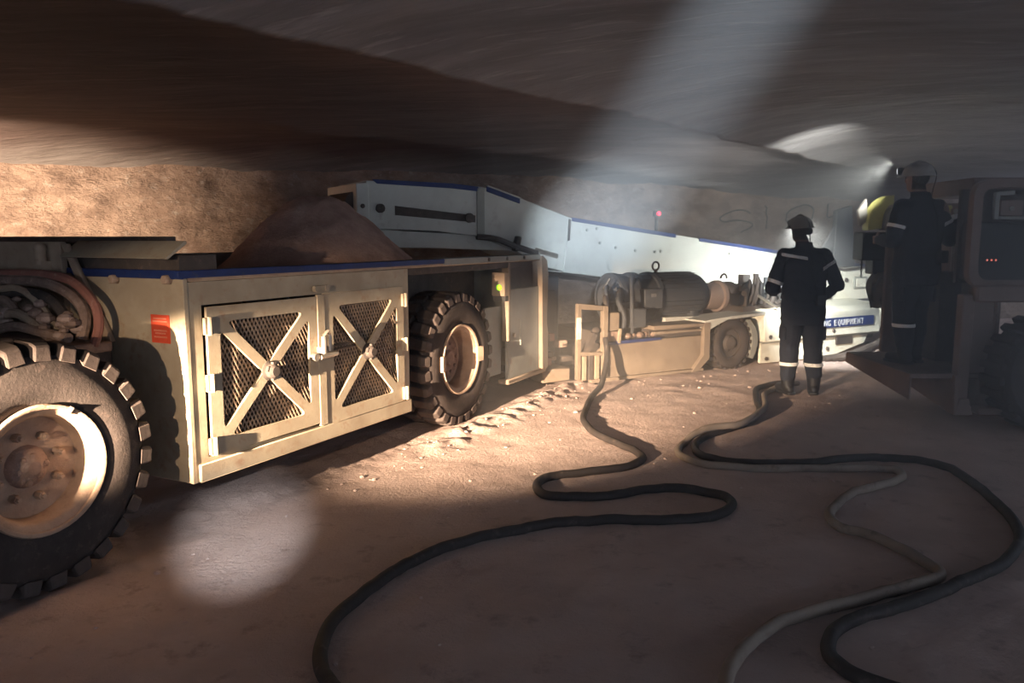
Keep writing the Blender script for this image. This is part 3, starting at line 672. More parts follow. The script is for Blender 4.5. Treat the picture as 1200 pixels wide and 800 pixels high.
# electric motor
mc = (0, 0.58, 0.885)
mo = MB().lathe([(0, 0.62), (0.17, 0.62), (0.22, 0.66), (0.265, 0.68), (0.265, 1.90), (0.25, 1.98), (0.19, 2.07), (0.10, 2.09), (0, 2.09)], mc, 'x', 36).build('motor_body', M_motor, mi)
for k in range(30):
    an = 2 * math.pi * k / 30; c_, s_ = math.cos(an), math.sin(an)
    MB().bar((1.28, mc[1] + 0.272 * c_, mc[2] + 0.272 * s_), (1.90, mc[1] + 0.272 * c_, mc[2] + 0.272 * s_), 0.012, 0.03, up=(0, c_, s_)).build('cooling_fin', M_motor, mo)
for x_ in (0.70, 0.98, 1.24): MB().lathe([(0.262, -0.03), (0.295, -0.03), (0.295, 0.03), (0.262, 0.03)], (x_, mc[1], mc[2]), 'x', 36).build('flange', M_motor, mo)
MB().box(0.92, 1.20, 0.24, 0.36, 0.76, 1.0).build('terminal_box', M_motor, mo, 0.012)
MB().box(1.02, 1.09, 0.234, 0.241, 0.905, 0.945).build('name_plate', M_steel, mo)
MB().prism([(0.86, 1.16), (1.16, 1.14), (1.16, 1.10), (0.86, 1.12)], 0.42, 0.75).build('top_cover', M_motor, mo, 0.004)
ey = MB().tube([(1.36 + 0.05 * math.cos(R(15 * k)), mc[1], 1.245 + 0.05 * math.sin(R(15 * k))) for k in range(24)], 0.012, 8, closed=True)
ey.cyl((1.36, mc[1], 1.13), (1.36, mc[1], 1.20), 0.022, seg=10).build('lifting_eye', M_dark, mo)
for x_ in (0.80, 1.76):
    MB().prism([(0.30, 0.56), (0.86, 0.56), (0.78, 0.70), (0.38, 0.70)], x_, x_ + 0.12, 'yz').build('motor_foot', M_motor, mo, 0.006)
MB().box(1.30, 1.75, 0.32, 0.40, 0.57, 0.645).build('bed_step', M_pale, mi, 0.006)
# coupling, pump, valve bank
MB().lathe([(0, 0), (0.15, 0.0), (0.17, 0.02), (0.17, 0.24), (0.20, 0.25), (0.20, 0.30), (0, 0.30)], (2.08, 0.56, 0.85), 'x', 24).build('coupling_housing', M_rust, mi)
MB().lathe([(0, 0), (0.19, 0.0), (0.20, 0.03), (0.20, 0.16), (0.17, 0.20), (0.17, 0.34), (0, 0.36)], (2.40, 0.54, 0.83), 'x', 20).build('pump', M_dark, mi)
ey = MB().tube([(2.45 + 0.05 * math.cos(R(15 * k - 10)), 0.54, 1.075 + 0.05 * math.sin(R(15 * k - 10))) for k in range(14)], 0.014, 8)
ey.build('hose_elbow', M_dark, mi)
for k in range(46):
    x_ = rnd.uniform(2.42, 3.45); y_ = rnd.uniform(0.10, 0.75); z_ = rnd.uniform(0.66, 1.02)
    a, b, c = rnd.uniform(0.03, 0.09), rnd.uniform(0.03, 0.08), rnd.uniform(0.03, 0.10)
    q = rnd.random()
    if q < 0.45: m = MB().box(x_ - a, x_ + a, y_ - b, y_ + b, z_ - c, z_ + c)
    elif q < 0.75: m = MB().cyl((x_, y_, z_ - c), (x_, y_, z_ + c * 1.3), a * 0.6, seg=8)
    else: m = MB().cyl((x_ - a, y_ - b, z_), (x_ + a, y_ + 0.02, z_ + 0.03), c * 0.5, seg=8)
    m.build('valve', rnd.choice([M_dark, M_dark, M_motor, M_black]), mi, 0.004)
for k in range(14):
    x_ = rnd.uniform(2.40, 3.2); z_ = rnd.uniform(0.9, 1.08)
    MB().tube(catmull([(x_, 0.25, 0.68), (x_ + 0.03, 0.18, z_ - 0.1), (x_ + 0.10, 0.24, z_), (x_ + 0.24, 0.35, z_ - 0.05), (x_ + 0.3, 0.40, 0.72)], 5), rnd.uniform(0.012, 0.022), 7).build('hydraulic_hose', M_dark, mi)
MB().box(2.40, 3.40, 0.15, 0.85, 0.60, 0.74).build('valve_tray', M_dark, mi, 0.01)
MB().cyl((2.52, 0.02, 0.88), (2.86, 0.02, 0.72), 0.018, seg=8).build('polished_pipe', M_steel, mi)
# fender beam above the wheel and the wheel
MB().prism([(1.62, 0.50), (1.62, 0.62), (2.05, 0.655), (2.62, 0.68), (2.62, 0.64), (1.98, 0.615), (1.72, 0.52)], -0.02, 0.40).build('fender_beam', M_pale, mi, 0.005)
MB().box(1.70, 2.56, 0.38, 0.44, 0.12, 0.62).build('wheel_housing', M_dark, mi)
wt = MB().lathe(ring([(0.17, 0.03), (0.20, 0.01), (0.26, 0.0), (0.30, 0.02), (0.32, 0.05), (0.32, 0.23), (0.30, 0.26), (0.26, 0.28), (0.20, 0.27), (0.17, 0.25)]), (2.12, 0.02, 0.315), 'y', 36).build('wheel_tire', M_rubber, mi)
lm = MB().box(-0.022, 0.022, 0.0, 0.26, 0.30, 0.338).mesh('tread_lug', 0.005, False); lm.materials.append(M_rubber)
for k in range(24):
    o = link('tread_lug', lm, None, wt); o.location = (2.12, 0.03, 0.315); o.rotation_euler = (0, 2 * math.pi * k / 24, 0)
MB().lathe([(0.20, 0.02), (0.19, 0.05), (0.10, 0.07), (0.08, 0.03), (0, 0.03)], (2.12, 0.02, 0.315), 'y', 24).build('wheel_rim', M_dark, mi)
an_ = [R(25 + 5 * k) for k in range(24)]
MB().prism([(2.12 + 0.42 * math.cos(R(a)), 0.315 + 0.37 * math.sin(R(a))) for a in range(-35, 50, 6)] + [(2.12 + 0.33 * math.cos(R(a)), 0.315 + 0.345 * math.sin(R(a))) for a in range(46, -36, -6)], 0.02, 0.30).build('mudguard', M_greyp, mi)
# white body with the lettered strip
hood = MB().prism([(-0.02, 0.30), (0.0, 0.62), (0.06, 0.69), (0.40, 0.73), (0.95, 0.73), (0.95, 0.30)], 2.62, 4.86, 'yz').build('body', M_white, mi, 0.012)
MB().prism([(4.86, 0.33), (5.02, 0.42), (5.08, 0.60), (5.0, 0.70), (4.86, 0.70)], 0.0, 0.90).build('body_nose', M_white, mi, 0.012)
stp = MB().box(3.44, 4.70, -0.034, -0.012, 0.415, 0.540).build('lettered_strip', M_blue, hood, 0.002)
stp['label'] = 'blue strip with white lettering'
xp = 3.48
for chx in 'MINING EQUIPMENT':
    if chx == ' ': xp += 0.05; continue
    tm, tw = text_mesh(chx, 0.112, 0.004)
    tx = link('letter', tm, M_letter, stp); k_ = 0.052 / tw if chx != 'I' else 1.0
    tx.scale = (k_, 1, 1); tx.location = (xp, -0.036, 0.438); xp += tw * k_ + 0.021
lp = MB().prism([(2.62, 0.03), (3.9, 0.01), (4.62, 0.16), (4.70, 0.29), (2.62, 0.29)], 0.04, 0.08).build('lower_panel', M_white, mi, 0.004)
MB().box(2.62, 4.84, 0.01, 0.06, 0.275, 0.305).build('body_ledge', M_greyp, mi, 0.004)
MB().box(4.02, 4.34, 0.018, 0.045, 0.17, 0.28).build('hatch', M_dark, lp, 0.006)
MB().box(3.55, 3.75, 0.015, 0.045, 0.20, 0.28).build('hatch', M_dark, lp, 0.01)
for x_, z_ in ((2.72, 0.36), (3.9, 0.37), (2.72, 0.08), (3.86, 0.13)): MB().cyl((x_, -0.03 if z_ > 0.3 else 0.02, z_), (x_, 0.05, z_), 0.025, seg=8).build('bolt', M_dark, hood)
# upper panels at the far end
up = MB().prism([(4.05, 0.70), (5.5, 0.70), (5.5, 1.16), (4.7, 1.13), (4.05, 1.13)], 0.50, 0.85).build('upper_cabinet', M_white, mi, 0.012)
MB().box(4.05, 4.55, 0.485, 0.505, 0.78, 1.10).build('cabinet_door', M_pale, up, 0.004)
MB().prism([(4.02, 0.86), (4.42, 0.85), (4.42, 0.74), (4.02, 0.74)], 0.44, 0.50).build('cabinet_opening', M_dark, up, 0.004)
wf = MB().box(4.93, 5.20, 0.47, 0.505, 0.86, 1.03).build('window_frame', M_greyp, up, 0.008)
MB().box(4.96, 5.17, 0.462, 0.475, 0.885, 1.005).build('window_pane', M_white, wf, 0.003)
MB().cyl((4.76, 0.49, 0.99), (4.76, 0.47, 0.99), 0.03, seg=10).build('knob', M_dark, up)
MB().tube(catmull([(4.1, 0.45, 1.15), (4.5, 0.45, 1.16), (4.7, 0.45, 1.14), (5.1, 0.45, 1.17), (5.5, 0.45, 1.18)], 4), 0.014, 6).build('conduit', M_dark, up)
MB().prism([(5.1, 1.16), (5.6, 1.16), (5.46, 2.06), (5.14, 1.98)], 0.98, 1.06).build('shield_plate', M_motor, mi, 0.006)
MB().prism([(4.72, 1.20), (5.15, 1.2), (5.14, 1.78)], 1.0, 1.04).build('shield_gusset', M_motor, mi, 0.006)
for k in range(4):
    MB().tube(catmull([(3.5 + 0.1 * k, -0.10 - 0.03 * k, 0.03), (4.0, -0.16 - 0.05 * k, 0.06 + 0.02 * k), (4.5, -0.2 - 0.05 * k, 0.16 + 0.03 * k), (4.9, -0.2 - 0.06 * k, 0.36 + 0.03 * k), (5.2, -0.1, 0.52 + 0.03 * k)], 5), 0.042, 8).build('hose', M_dark, mi)
MB().box(2.9, 4.9, 0.1, 0.9, 0.0, 0.14).build('skid', M_dark, mi, 0.02)
MB().box(-0.1, 1.6, 0.25, 1.0, 0.0, 0.16).build('skid', M_dark, mi, 0.02)

# flood lamp on the deck that lights the boom
fl_ = MB().box(3.78, 3.98, 0.42, 0.50, 0.86, 1.0).bar((3.88, 0.46, 0.72), (3.88, 0.46, 0.87), 0.04, 0.04).build('flood_lamp', M_dark, mi, 0.008)
MB().box(3.80, 3.96, 0.50, 0.506, 0.88, 0.98).build('lamp_lens', G_cap, fl_)
def mpt(x, y, z): return MO + Vector((math.cos(R(30)) * x - math.sin(R(30)) * y, math.sin(R(30)) * x + math.cos(R(30)) * y, z))
spot('flood_lamp_light', mpt(3.88, 0.53, 0.93), mpt(3.1, 1.3, 1.22), 300, (0.97, 1.0, 0.95), 150, 0.9, 0.05)

# ------------------------------------------------------------------ machine at the right edge (x right, y away)
RO = Vector((3.80, 6.60, 0))
rv = thing('utility_vehicle', 'dark brown utility machine with rounded cab and step platform at right edge', 'mining vehicle', RO, 0.0)
MB().box(0.16, 1.5, 0.05, 1.45, 0.14, 0.40).build('chassis', M_rust, rv, 0.02)
MB().box(-0.42, 0.20, 0.05, 1.35, 0.40, 0.445).build('step_platform', M_rust, rv, 0.008)
MB().prism([(-0.02, 0.10), (0.05, 0.10), (1.40, 0.30), (1.45, 0.44), (0.0, 0.44)], -0.06, -0.02, 'yz').build('side_skirt', M_rust, rv, 0.006)
MB().prism([(0.05, 0.22), (1.35, 0.34), (1.35, 0.42), (0.05, 0.42)], -0.42, -0.40, 'yz').build('platform_edge', M_rust, rv, 0.006)
MB().box(-0.04, 0.06, 0.0, 0.10, 0.12, 1.12).build('front_post', M_rust, rv, 0.008)
MB().prism([(-0.06, 0.10), (0.10, 0.10), (0.06, 0.24), (-0.02, 0.24)], -0.02, 0.02).build('post_foot', M_rust, rv, 0.004)
MB().prism([(-0.06, 0.42), (0.9, 0.42), (0.9, 1.42), (0.06, 1.42), (0.0, 1.66), (-0.06, 1.66)], 1.36, 1.42).build('rear_bulkhead', M_rust, rv, 0.01)
MB().box(0.46, 0.50, 0.35, 1.34, 0.42, 1.70).build('inner_bulkhead', M_rust, rv, 0.01)
MB().box(0.06, 0.26, 0.06, 0.10, 0.45, 1.15).build('front_panel', M_rust, rv, 0.006)
MB().box(0.04, 1.4, -0.06, 0.06, 1.06, 1.20).build('cross_beam', M_rust, rv, 0.015)
MB().box(0.14, 1.5, 0.30, 1.1, 1.955, 2.10).build('canopy', M_rust, rv, 0.012)
# rounded cab
ou = rounded([(0.0, 1.18), (0.0, 2.06), (1.45, 2.10), (1.45, 1.18)], 0.14, 6)
inn = rounded([(0.075, 1.24), (0.075, 1.995), (1.39, 2.03), (1.39, 1.24)], 0.10, 6)
cf = link('cab_frame', plate(ou, [inn], 0.02, 0.10), M_rust, rv)
MB().box(0.05, 1.42, 0.30, 0.34, 1.20, 2.0).build('cab_back', M_dark, rv)
MB().box(0.07, 1.40, 0.04, 0.30, 1.22, 1.72).build('dash_panel', M_black, rv, 0.015)
MB().bar((0.20, 0.05, 1.74), (0.20, 0.05, 1.96), 0.04, 0.04).bar((0.20, 0.05, 1.95), (0.34, 0.05, 1.96), 0.04, 0.035).build('grab_bar', M_greyp, rv, 0.006)
MB().box(0.24, 1.3, 0.06, 0.12, 1.74, 1.765).build('dash_ledge', M_greyp, rv, 0.004)
MB().box(0.27, 0.46, 0.10, 0.16, 1.77, 1.90).build('control_box', M_rust, rv, 0.008)
MB().cyl((0.36, 0.085, 1.83), (0.36, 0.11, 1.83), 0.02, seg=8).build('control_knob', M_greyp, rv)
for k in range(3):
    gl = MB().ell((0.155 + 0.036 * k, 0.036, 1.405), 0.0085, 8, 6).build('panel_light', G_redl, rv)
# wheel behind the front post
wt = MB().lathe(ring([(0.26, 0.04), (0.32, 0.0), (0.42, 0.0), (0.47, 0.04), (0.48, 0.16), (0.47, 0.28), (0.42, 0.32), (0.32, 0.32), (0.26, 0.28)]), (0.64, -0.30, 0.49), 'y', 40).build('tire', M_rubber, rv)
MB().lathe([(0.285, 0.02), (0.25, 0.06), (0.12, 0.09), (0.10, 0.05), (0, 0.05)], (0.64, -0.30, 0.49), 'y', 28).build('rim', M_rust, rv)
lm = MB().box(-0.032, 0.032, 0.01, 0.31, 0.46, 0.505).mesh('tread_lug', 0.006, False); lm.materials.append(M_rubber)
for k in range(26):
    o = link('tread_lug', lm, None, wt); o.location = (0.64, -0.30, 0.49); o.rotation_euler = (0, 2 * math.pi * k / 26, 0)
MB().cyl((0.64, -0.1, 0.49), (0.64, 1.2, 0.49), 0.07, seg=12).build('axle', M_dark, rv)
MB().box(0.10, 1.4, -0.10, 0.02, 0.12, 0.18).build('lower_bumper', M_rust, rv, 0.01)
# yellow drum guard, black box, chain, tarp
dg_ = [R(a) for a in range(-12, 100, 8)]
yd = MB().prism([(0.02 - 0.24 * math.cos(a), 1.72 + 0.29 * math.sin(a)) for a in dg_] + [(0.02 - 0.10 * math.cos(a), 1.72 + 0.20 * math.sin(a)) for a in reversed(dg_)], 1.46, 1.60).build('drum_guard', M_yellow, rv, 0.005)
yd['label'] = 'yellow curved guard'
MB().prism([(0.03 - 0.095 * math.cos(a), 1.70 + 0.19 * math.sin(a)) for a in dg_] + [(0.03, 1.66)], 1.44, 1.58).build('cable_drum', M_tarp, rv, 0.005)
MB().prism([(-0.30 , 1.86), (-0.22, 1.98), (-0.20, 1.76), (-0.27, 1.70)], 1.52, 1.58).build('guard_flap', M_tarp, rv, 0.004)
MB().box(-0.27, 0.03, 1.44, 1.68, 1.36, 1.645).build('motor_box', M_black, rv, 0.012)
MB().box(-0.16, 0.03, 1.44, 1.62, 1.22, 1.37).build('motor_box', M_black, rv, 0.012)
for k in range(6):
    zc = 1.345 - 0.028 * k
    q = [(0.008 * math.cos(R(45 * a)), 0.016 * math.sin(R(45 * a))) for a in range(8)]
    P = [(-0.245 + (c if k % 2 else 0), 1.50 + (0 if k % 2 else c), zc + s_) for c, s_ in q]
    MB().tube(P, 0.0045, 6, closed=True).build('chain_link', M_dark, rv)
tv = []
n, m_ = 6, 12
for j in range(m_ + 1):
    for i in range(n + 1):
        x_ = -0.16 + 0.22 * i / n - 0.05 * math.sin(j / m_ * 3.1); tv.append((x_, 1.44 + 0.03 * math.sin(i * 1.9 + j * 0.5), 1.24 - 0.36 * j / m_))
tf_ = [(j * (n + 1) + i, j * (n + 1) + i + 1, (j + 1) * (n + 1) + i + 1, (j + 1) * (n + 1) + i) for j in range(m_) for i in range(n)]
tm_ = MB().add(tv, tf_).mesh('tarp')
to = link('tarp', tm_, M_tarp, rv); md = to.modifiers.new('solidify', 'SOLIDIFY'); md.thickness = 0.006
# controls the person holds
MB().cyl((0.24, 0.72, 1.28), (0.24, 0.72, 1.82), 0.013, seg=8).ell((0.24, 0.72, 1.83), 0.022, 8, 6).build('control_lever', M_steel, rv)
MB().box(0.14, 0.34, 0.70, 0.95, 0.445, 1.28).build('control_stand', M_dark, rv, 0.01)
for x0, x1, z0, z1, m in ((0.46, 0.60, 1.80, 1.91, M_yellow), (0.50, 0.57, 1.66, 1.80, M_yellow), (0.58, 0.70, 1.70, 1.80, M_greyp), (0.60, 0.72, 1.60, 1.68, M_pale), (0.60, 0.70, 1.53, 1.58, M_pale), (0.60, 0.68, 1.42, 1.50, M_greyp)):
    MB().box(x0, x1, 1.42, 1.47, z0, z1).build('control_valve', m, rv, 0.012)
MB().tube(catmull([(0.56, 1.42, 1.45), (0.58, 1.38, 1.66), (0.66, 1.38, 1.78), (0.74, 1.40, 1.84)], 5), 0.022, 8).build('control_hose', M_dark, rv)
MB().box(0.50, 0.74, 1.47, 1.50, 1.38, 1.93).build('valve_bracket', M_rust, rv)
hl = MB().lathe([(0, 0.0), (0.03, 0.0), (0.035, 0.03), (0.02, 0.07), (0, 0.07)], (0.63, 1.30, 1.49), 'y', 14).build('work_lamp', M_dark, rv)
gl = MB().ell((0.63, 1.295, 1.49), (0.022, 0.01, 0.022), 12, 6).build('lamp_lens', G_white, hl)

# ------------------------------------------------------------------ people
def remeshed(mb, voxel, smooth_it=4):
    me = bpy.data.meshes.new('t'); me.from_pydata(mb.v, [], mb.f)
    bm = bmesh.new(); bm.from_mesh(me); bmesh.ops.remove_doubles(bm, verts=bm.verts, dist=1e-6); bm.to_mesh(me); bm.free()
    o = bpy.data.objects.new('t', me); COL.objects.link(o)
    md = o.modifiers.new('r', 'REMESH'); md.mode = 'VOXEL'; md.voxel_size = voxel
    if smooth_it:
        ms = o.modifiers.new('s', 'SMOOTH'); ms.factor = 0.5; ms.iterations = smooth_it
    dg = bpy.context.evaluated_depsgraph_get()
    out = bpy.data.meshes.new_from_object(o.evaluated_get(dg))
    bpy.data.objects.remove(o); bpy.data.meshes.remove(me)
    out.materials.clear(); out.shade_smooth()
    return out
def chain(m, pts, seg=14):
    """tapered limb: list of (point, radius)"""
    P = [Vector(p) for p, r in pts]; rr = [r for p, r in pts]
    m.tube(P, rr, seg)
    for p, r in zip(P, rr): m.ell(p, r * 0.995, seg, 10)
def loft(m, secs, seg=24):
    vs = []; fs = []
    for (z, cx, cy, rx, ry) in secs:
        for k in range(seg):
            a = 2 * math.pi * k / seg; c, s_ = math.cos(a), math.sin(a)
            vs.append((cx + rx * math.copysign(abs(c) ** 0.85, c), cy + ry * math.copysign(abs(s_) ** 0.85, s_), z))
    for i in range(len(secs) - 1):
        for k in range(seg): fs.append((i * seg + k, i * seg + (k + 1) % seg, (i + 1) * seg + (k + 1) % seg, (i + 1) * seg + k))
    fs.append(tuple(range(seg - 1, -1, -1))); fs.append(tuple((len(secs) - 1) * seg + k for k in range(seg)))
    m.add(vs, fs)
def hand(m, wrist, fwd, nrm, side, curl):
    """palm, four unequal bent fingers and a thumb; nrm points out of the palm"""
    f = Vector(fwd).normalized(); n = Vector(nrm); n = (n - f * n.dot(f)).normalized(); a = f.cross(n).normalized() * side
    w = Vector(wrist)
    for q in (-0.027, -0.009, 0.009, 0.027): chain(m, [(w + f * 0.01 + a * q * 0.7, 0.015), (w + f * 0.085 + a * q, 0.0135)], 8)
    for q, ln in ((-0.030, 0.062), (-0.010, 0.078), (0.010, 0.084), (0.030, 0.076)):
        p = w + f * 0.088 + a * q; d = f.copy(); pts = [(p, 0.0102)]
        for k, part in enumerate((0.45, 0.32, 0.23)):
            d = (Matrix.Rotation(curl * (0.9 if k else 0.6), 3, f.cross(n)) @ d)
            p = p + d * ln * part; pts.append((p, 0.0095 - 0.001 * k))
        chain(m, pts, 8)
    p = w + f * 0.028 + a * 0.028; q1 = p + (f * 0.5 + a * 0.7 + n * 0.35).normalized() * 0.036; q2 = q1 + (f * 0.8 + a * 0.15 + n * 0.5).normalized() * 0.032; q3 = q2 + (f * 0.8 + n * 0.6 - a * 0.2).normalized() * 0.024
    chain(m, [(p, 0.014), (q1, 0.0115), (q2, 0.0105), (q3, 0.009)], 8)
def slice_band(me, p0, p1, keep, parent, name='reflective_band', thick=0.006):
    """strip of the clothing between two planes, lifted off the cloth"""
    p0, p1 = Vector(p0), Vector(p1); d = (p1 - p0).normalized()
    bm = bmesh.new(); bm.from_mesh(me)
    bmesh.ops.delete(bm, geom=[f for f in bm.faces if not keep(f.calc_center_median())], context='FACES')
    bmesh.ops.bisect_plane(bm, geom=bm.verts[:] + bm.edges[:] + bm.faces[:], plane_co=p0, plane_no=d, clear_inner=True)
    bmesh.ops.bisect_plane(bm, geom=bm.verts[:] + bm.edges[:] + bm.faces[:], plane_co=p1, plane_no=d, clear_outer=True)
    bm.normal_update()
    for v in bm.verts: v.co = v.co + v.normal * thick
    m2 = bpy.data.meshes.new(name); bm.to_mesh(m2); bm.free(); m2.materials.clear(); m2.shade_smooth()
    o = link(name, m2, M_reflect, parent)
    md = o.modifiers.new('solidify', 'SOLIDIFY'); md.thickness = thick; md.offset = -1
    return o
def person(label, loc, rz, P, helmet_mat, group=None):
    t = thing('person', label, 'person', loc, rz)
    m = MB()
    lean = P.get('lean', 0.0)
    # legs of the coverall, taken down into the boots
    for sd in (-1, 1):
        hip = Vector((0.095 * sd, 0, 0.90)); kn = Vector(P['knee'][sd]); an = Vector(P['ankle'][sd])
        chain(m, [(hip, 0.118), (hip.lerp(kn, 0.5), 0.112), (kn, 0.096), (kn.lerp(an, 0.40), 0.093), (an + Vector((0, 0, 0.12)), 0.080), (an + Vector((0, 0, 0.02)), 0.060)])
    L = lambda z: lean * max(0, z - 0.9)
    loft(m, [(0.72, 0, 0.0, 0.205, 0.135), (0.77, 0, 0, 0.225, 0.150), (0.90, 0, 0, 0.222, 0.152), (1.02, L(1.02), 0.0, 0.212, 0.145), (1.10, L(1.1), 0.0, 0.215, 0.145), (1.22, L(1.22), 0, 0.23, 0.150), (1.34, L(1.34), -0.005, 0.23, 0.145), (1.42, L(1.42), -0.005, 0.195, 0.115), (1.475, L(1.475), 0, 0.125, 0.088), (1.50, L(1.50), 0.0, 0.085, 0.080), (1.545, L(1.54), 0.01, 0.078, 0.076)])
    for sd in (-1, 1):
        sh = Vector((0.195 * sd + L(1.42), 0, 1.405)); el = Vector(P['elbow'][sd]); wr = Vector(P['wrist'][sd])
        chain(m, [((0.10 * sd + L(1.42), 0, 1.42), 0.075), (sh, 0.086), (sh.lerp(el, 0.5), 0.080), (el, 0.072), (el.lerp(wr, 0.5), 0.060), (wr, 0.044)])
        d = (wr - el).normalized()
        hand(m, wr + d * 0.01, P['hand'][sd][0], P['hand'][sd][1], P['hand'][sd][3] if len(P['hand'][sd]) > 3 else sd, P['hand'][sd][2])
    # neck and head with a face
    hx, hy, yaw, tilt = P['head']
    HM = Matrix.Translation((hx, hy, 1.655)) @ Matrix.Rotation(yaw, 4, 'Z') @ Matrix.Rotation(tilt, 4, 'Y')
    chain(m, [((L(1.47), 0, 1.46), 0.062), ((hx * 0.7, hy * 0.6, 1.58), 0.056)])
    h = MB(HM)
    h.ell((0, 0.0, 0.03), (0.076, 0.096, 0.098), 20, 14).ell((0, 0.035, -0.045), (0.058, 0.062, 0.072), 16, 10).ell((0, 0.094, -0.005), (0.013, 0.022, 0.026), 8, 6).ell((0, 0.076, -0.062), (0.026, 0.014, 0.012), 8, 6)
    for sd in (-1, 1): h.ell((0.078 * sd, -0.01, 0.0), (0.012, 0.022, 0.032), 8, 6).ell((0.03 * sd, 0.088, 0.022), (0.016, 0.01, 0.008), 8, 6)
    k0 = len(m.v); m.v += h.v; m.f += [tuple(i + k0 for i in f) for f in h.f]
    me = remeshed(m, 0.0075, 3)
    me.materials.append(M_navy); me.materials.append(M_skin); me.materials.append(M_hair); HI = HM.inverted()
    wr = {sd: Vector(P['wrist'][sd]) for sd in (-1, 1)}; el = {sd: Vector(P['elbow'][sd]) for sd in (-1, 1)}
    cos_ = [0.0] * (3 * len(me.vertices)); nrm_ = list(cos_)      # folds of the cloth
    me.vertices.foreach_get('co', cos_); me.vertices.foreach_get('normal', nrm_)
    for i in range(0, len(cos_), 3):
        x, y, z = cos_[i:i + 3]
        if z < 1.44:
            q = 0.008 * noise.fractal(Vector((x * 9, y * 9, z * 14)), 1.0, 2.0, 3)
            for k in range(3): cos_[i + k] += nrm_[i + k] * q
    me.vertices.foreach_set('co', cos_); me.update()
    for p in me.polygons:
        c = p.center; sk = c.z > 1.55; hr = sk and (HI @ c).y < 0.035 and (HI @ c).z > -0.085
        for sd in (-1, 1):
            d = (wr[sd] - el[sd]).normalized()
            if (c - wr[sd]).dot(d) > 0.012 and (c - wr[sd]).length < 0.24 : sk = True
        p.material_index = 2 if hr else (1 if sk else 0)
    body = link('body', me, None, t)
    for sd in (-1, 1):
        e = MB(HM).ell((0.03 * sd, 0.092, 0.022), 0.011, 8, 6); e.build('eye', M_black, t)
    # boots
    for sd in (-1, 1):
        an = Vector(P['ankle'][sd]); b = MB(); q = P['toe'][sd]
        f = Vector((math.sin(q), math.cos(q), 0))
        chain(b, [(an + Vector((0, 0, 0.20)), 0.076), (an + Vector((0, 0, 0.06)), 0.068), (an + Vector((0, 0, -0.03)) - f * 0.01, 0.060)])
        chain(b, [(Vector((an.x, an.y, 0.052)) - f * 0.045, 0.045), (Vector((an.x, an.y, 0.056)) + f * 0.07, 0.047), (Vector((an.x, an.y, 0.048)) + f * 0.15, 0.042)], 12)
        bo_ = link('boot', remeshed(b, 0.010, 3), M_black, t)
        s_ = MB(Matrix.Translation((an.x, an.y, 0)) @ Matrix.Rotation(-q, 4, 'Z'))
        s_.prism(rounded([(-0.046, -0.095), (0.046, -0.095), (0.052, 0.12), (0.03, 0.20), (-0.03, 0.20), (-0.052, 0.12)], 0.03), 0.0, 0.026, 'xy')
        s_.build('sole', M_black, bo_, 0.003)
    # helmet with brim, crest and cap lamp
    hm = MB(HM)
    for i in range(1):
        prof = [(0.0, 0.152), (0.045, 0.148), (0.085, 0.130), (0.110, 0.098), (0.121, 0.060), (0.124, 0.042), (0.134, 0.034), (0.133, 0.028), (0.116, 0.032), (0.112, 0.06), (0.095, 0.10), (0.0, 0.135)]
        vs = []; fs = []; seg = 28
        for r_, z_ in prof:
            for k in range(seg):
                a = 2 * math.pi * k / seg
                ry = 1.12; extra = 0.026 if (r_ > 0.13 and math.sin(a) > 0.5) else 0.0
                vs.append((r_ * math.cos(a) * 0.95, r_ * math.sin(a) * ry + extra, z_))
        for i2 in range(len(prof) - 1):
            for k in range(seg): fs.append((i2 * seg + k, i2 * seg + (k + 1) % seg, (i2 + 1) * seg + (k + 1) % seg, (i2 + 1) * seg + k))
        hm.add(vs, fs)
    hel = hm.build('helmet', helmet_mat, t)
    MB(HM).tube([(0, -0.125 + 0.025 * k, 0.063 + 0.098 * math.sin(math.pi * (k + 0.6) / 11.2) ** 0.8) for k in range(11)], 0.010, 8).build('helmet_crest', helmet_mat, hel)
    lm_ = MB(HM).lathe([(0, 0.12), (0.026, 0.12), (0.032, 0.145), (0.032, 0.172), (0, 0.172)], (0, 0, 0.085), 'y', 16).build('cap_lamp', M_black, hel)
    MB(HM).lathe([(0, 0.1725), (0.027, 0.1725), (0.027, 0.176), (0, 0.176)], (0, 0, 0.085), 'y', 16).build('lamp_lens', G_cap, lm_)
    cord = [HM @ Vector(p) for p in ((0.01, 0.12, 0.10), (0.02, 0.0, 0.158), (0.01, -0.12, 0.09), (0.01, -0.145, 0.02))] + [Vector((0.02 + L(1.45), -0.10, 1.50)), Vector((0.03 + L(1.3), -0.165, 1.34)), Vector((0.06 + L(1.1), -0.165, 1.12)), Vector((0.10, -0.175, 1.02))]
    MB().tube(catmull(cord, 5), 0.005, 6).build('lamp_cord', M_black, hel)
    MB().box(0.06, 0.15, -0.21, -0.145, 0.92, 1.03).build('lamp_battery', M_black, t, 0.008)
    MB().lathe([(0.19, -0.022), (0.226, -0.022), (0.226, 0.022), (0.19, 0.022)], (L(1.02), 0, 1.0), 'z', 28).build('belt', M_black, t).scale = (1.0, 0.68, 1.0)
    if P.get('muffs'):
        for sd in (-1, 1):
            MB(HM).lathe([(0, 0.0), (0.034, 0.0), (0.040, 0.015), (0.040, 0.03), (0.03, 0.045), (0, 0.045)], (0.076 * sd, -0.005, -0.005), 'x', 16).build('ear_muff', M_black, hel).scale = (1, 1, 1)
            MB(HM).bar((0.095 * sd, -0.005, 0.03), (0.128 * sd, 0, 0.06), 0.012, 0.02).build('muff_arm', M_black, hel)
    # trouser pocket flaps
    for sd in (-1, 1):
        kn = Vector(P['knee'][sd])
        MB().box(kn.x + 0.085 * sd - 0.02, kn.x + 0.085 * sd + 0.02, -0.06, 0.07, 0.56, 0.70).build('pocket', M_navy, t, 0.012)
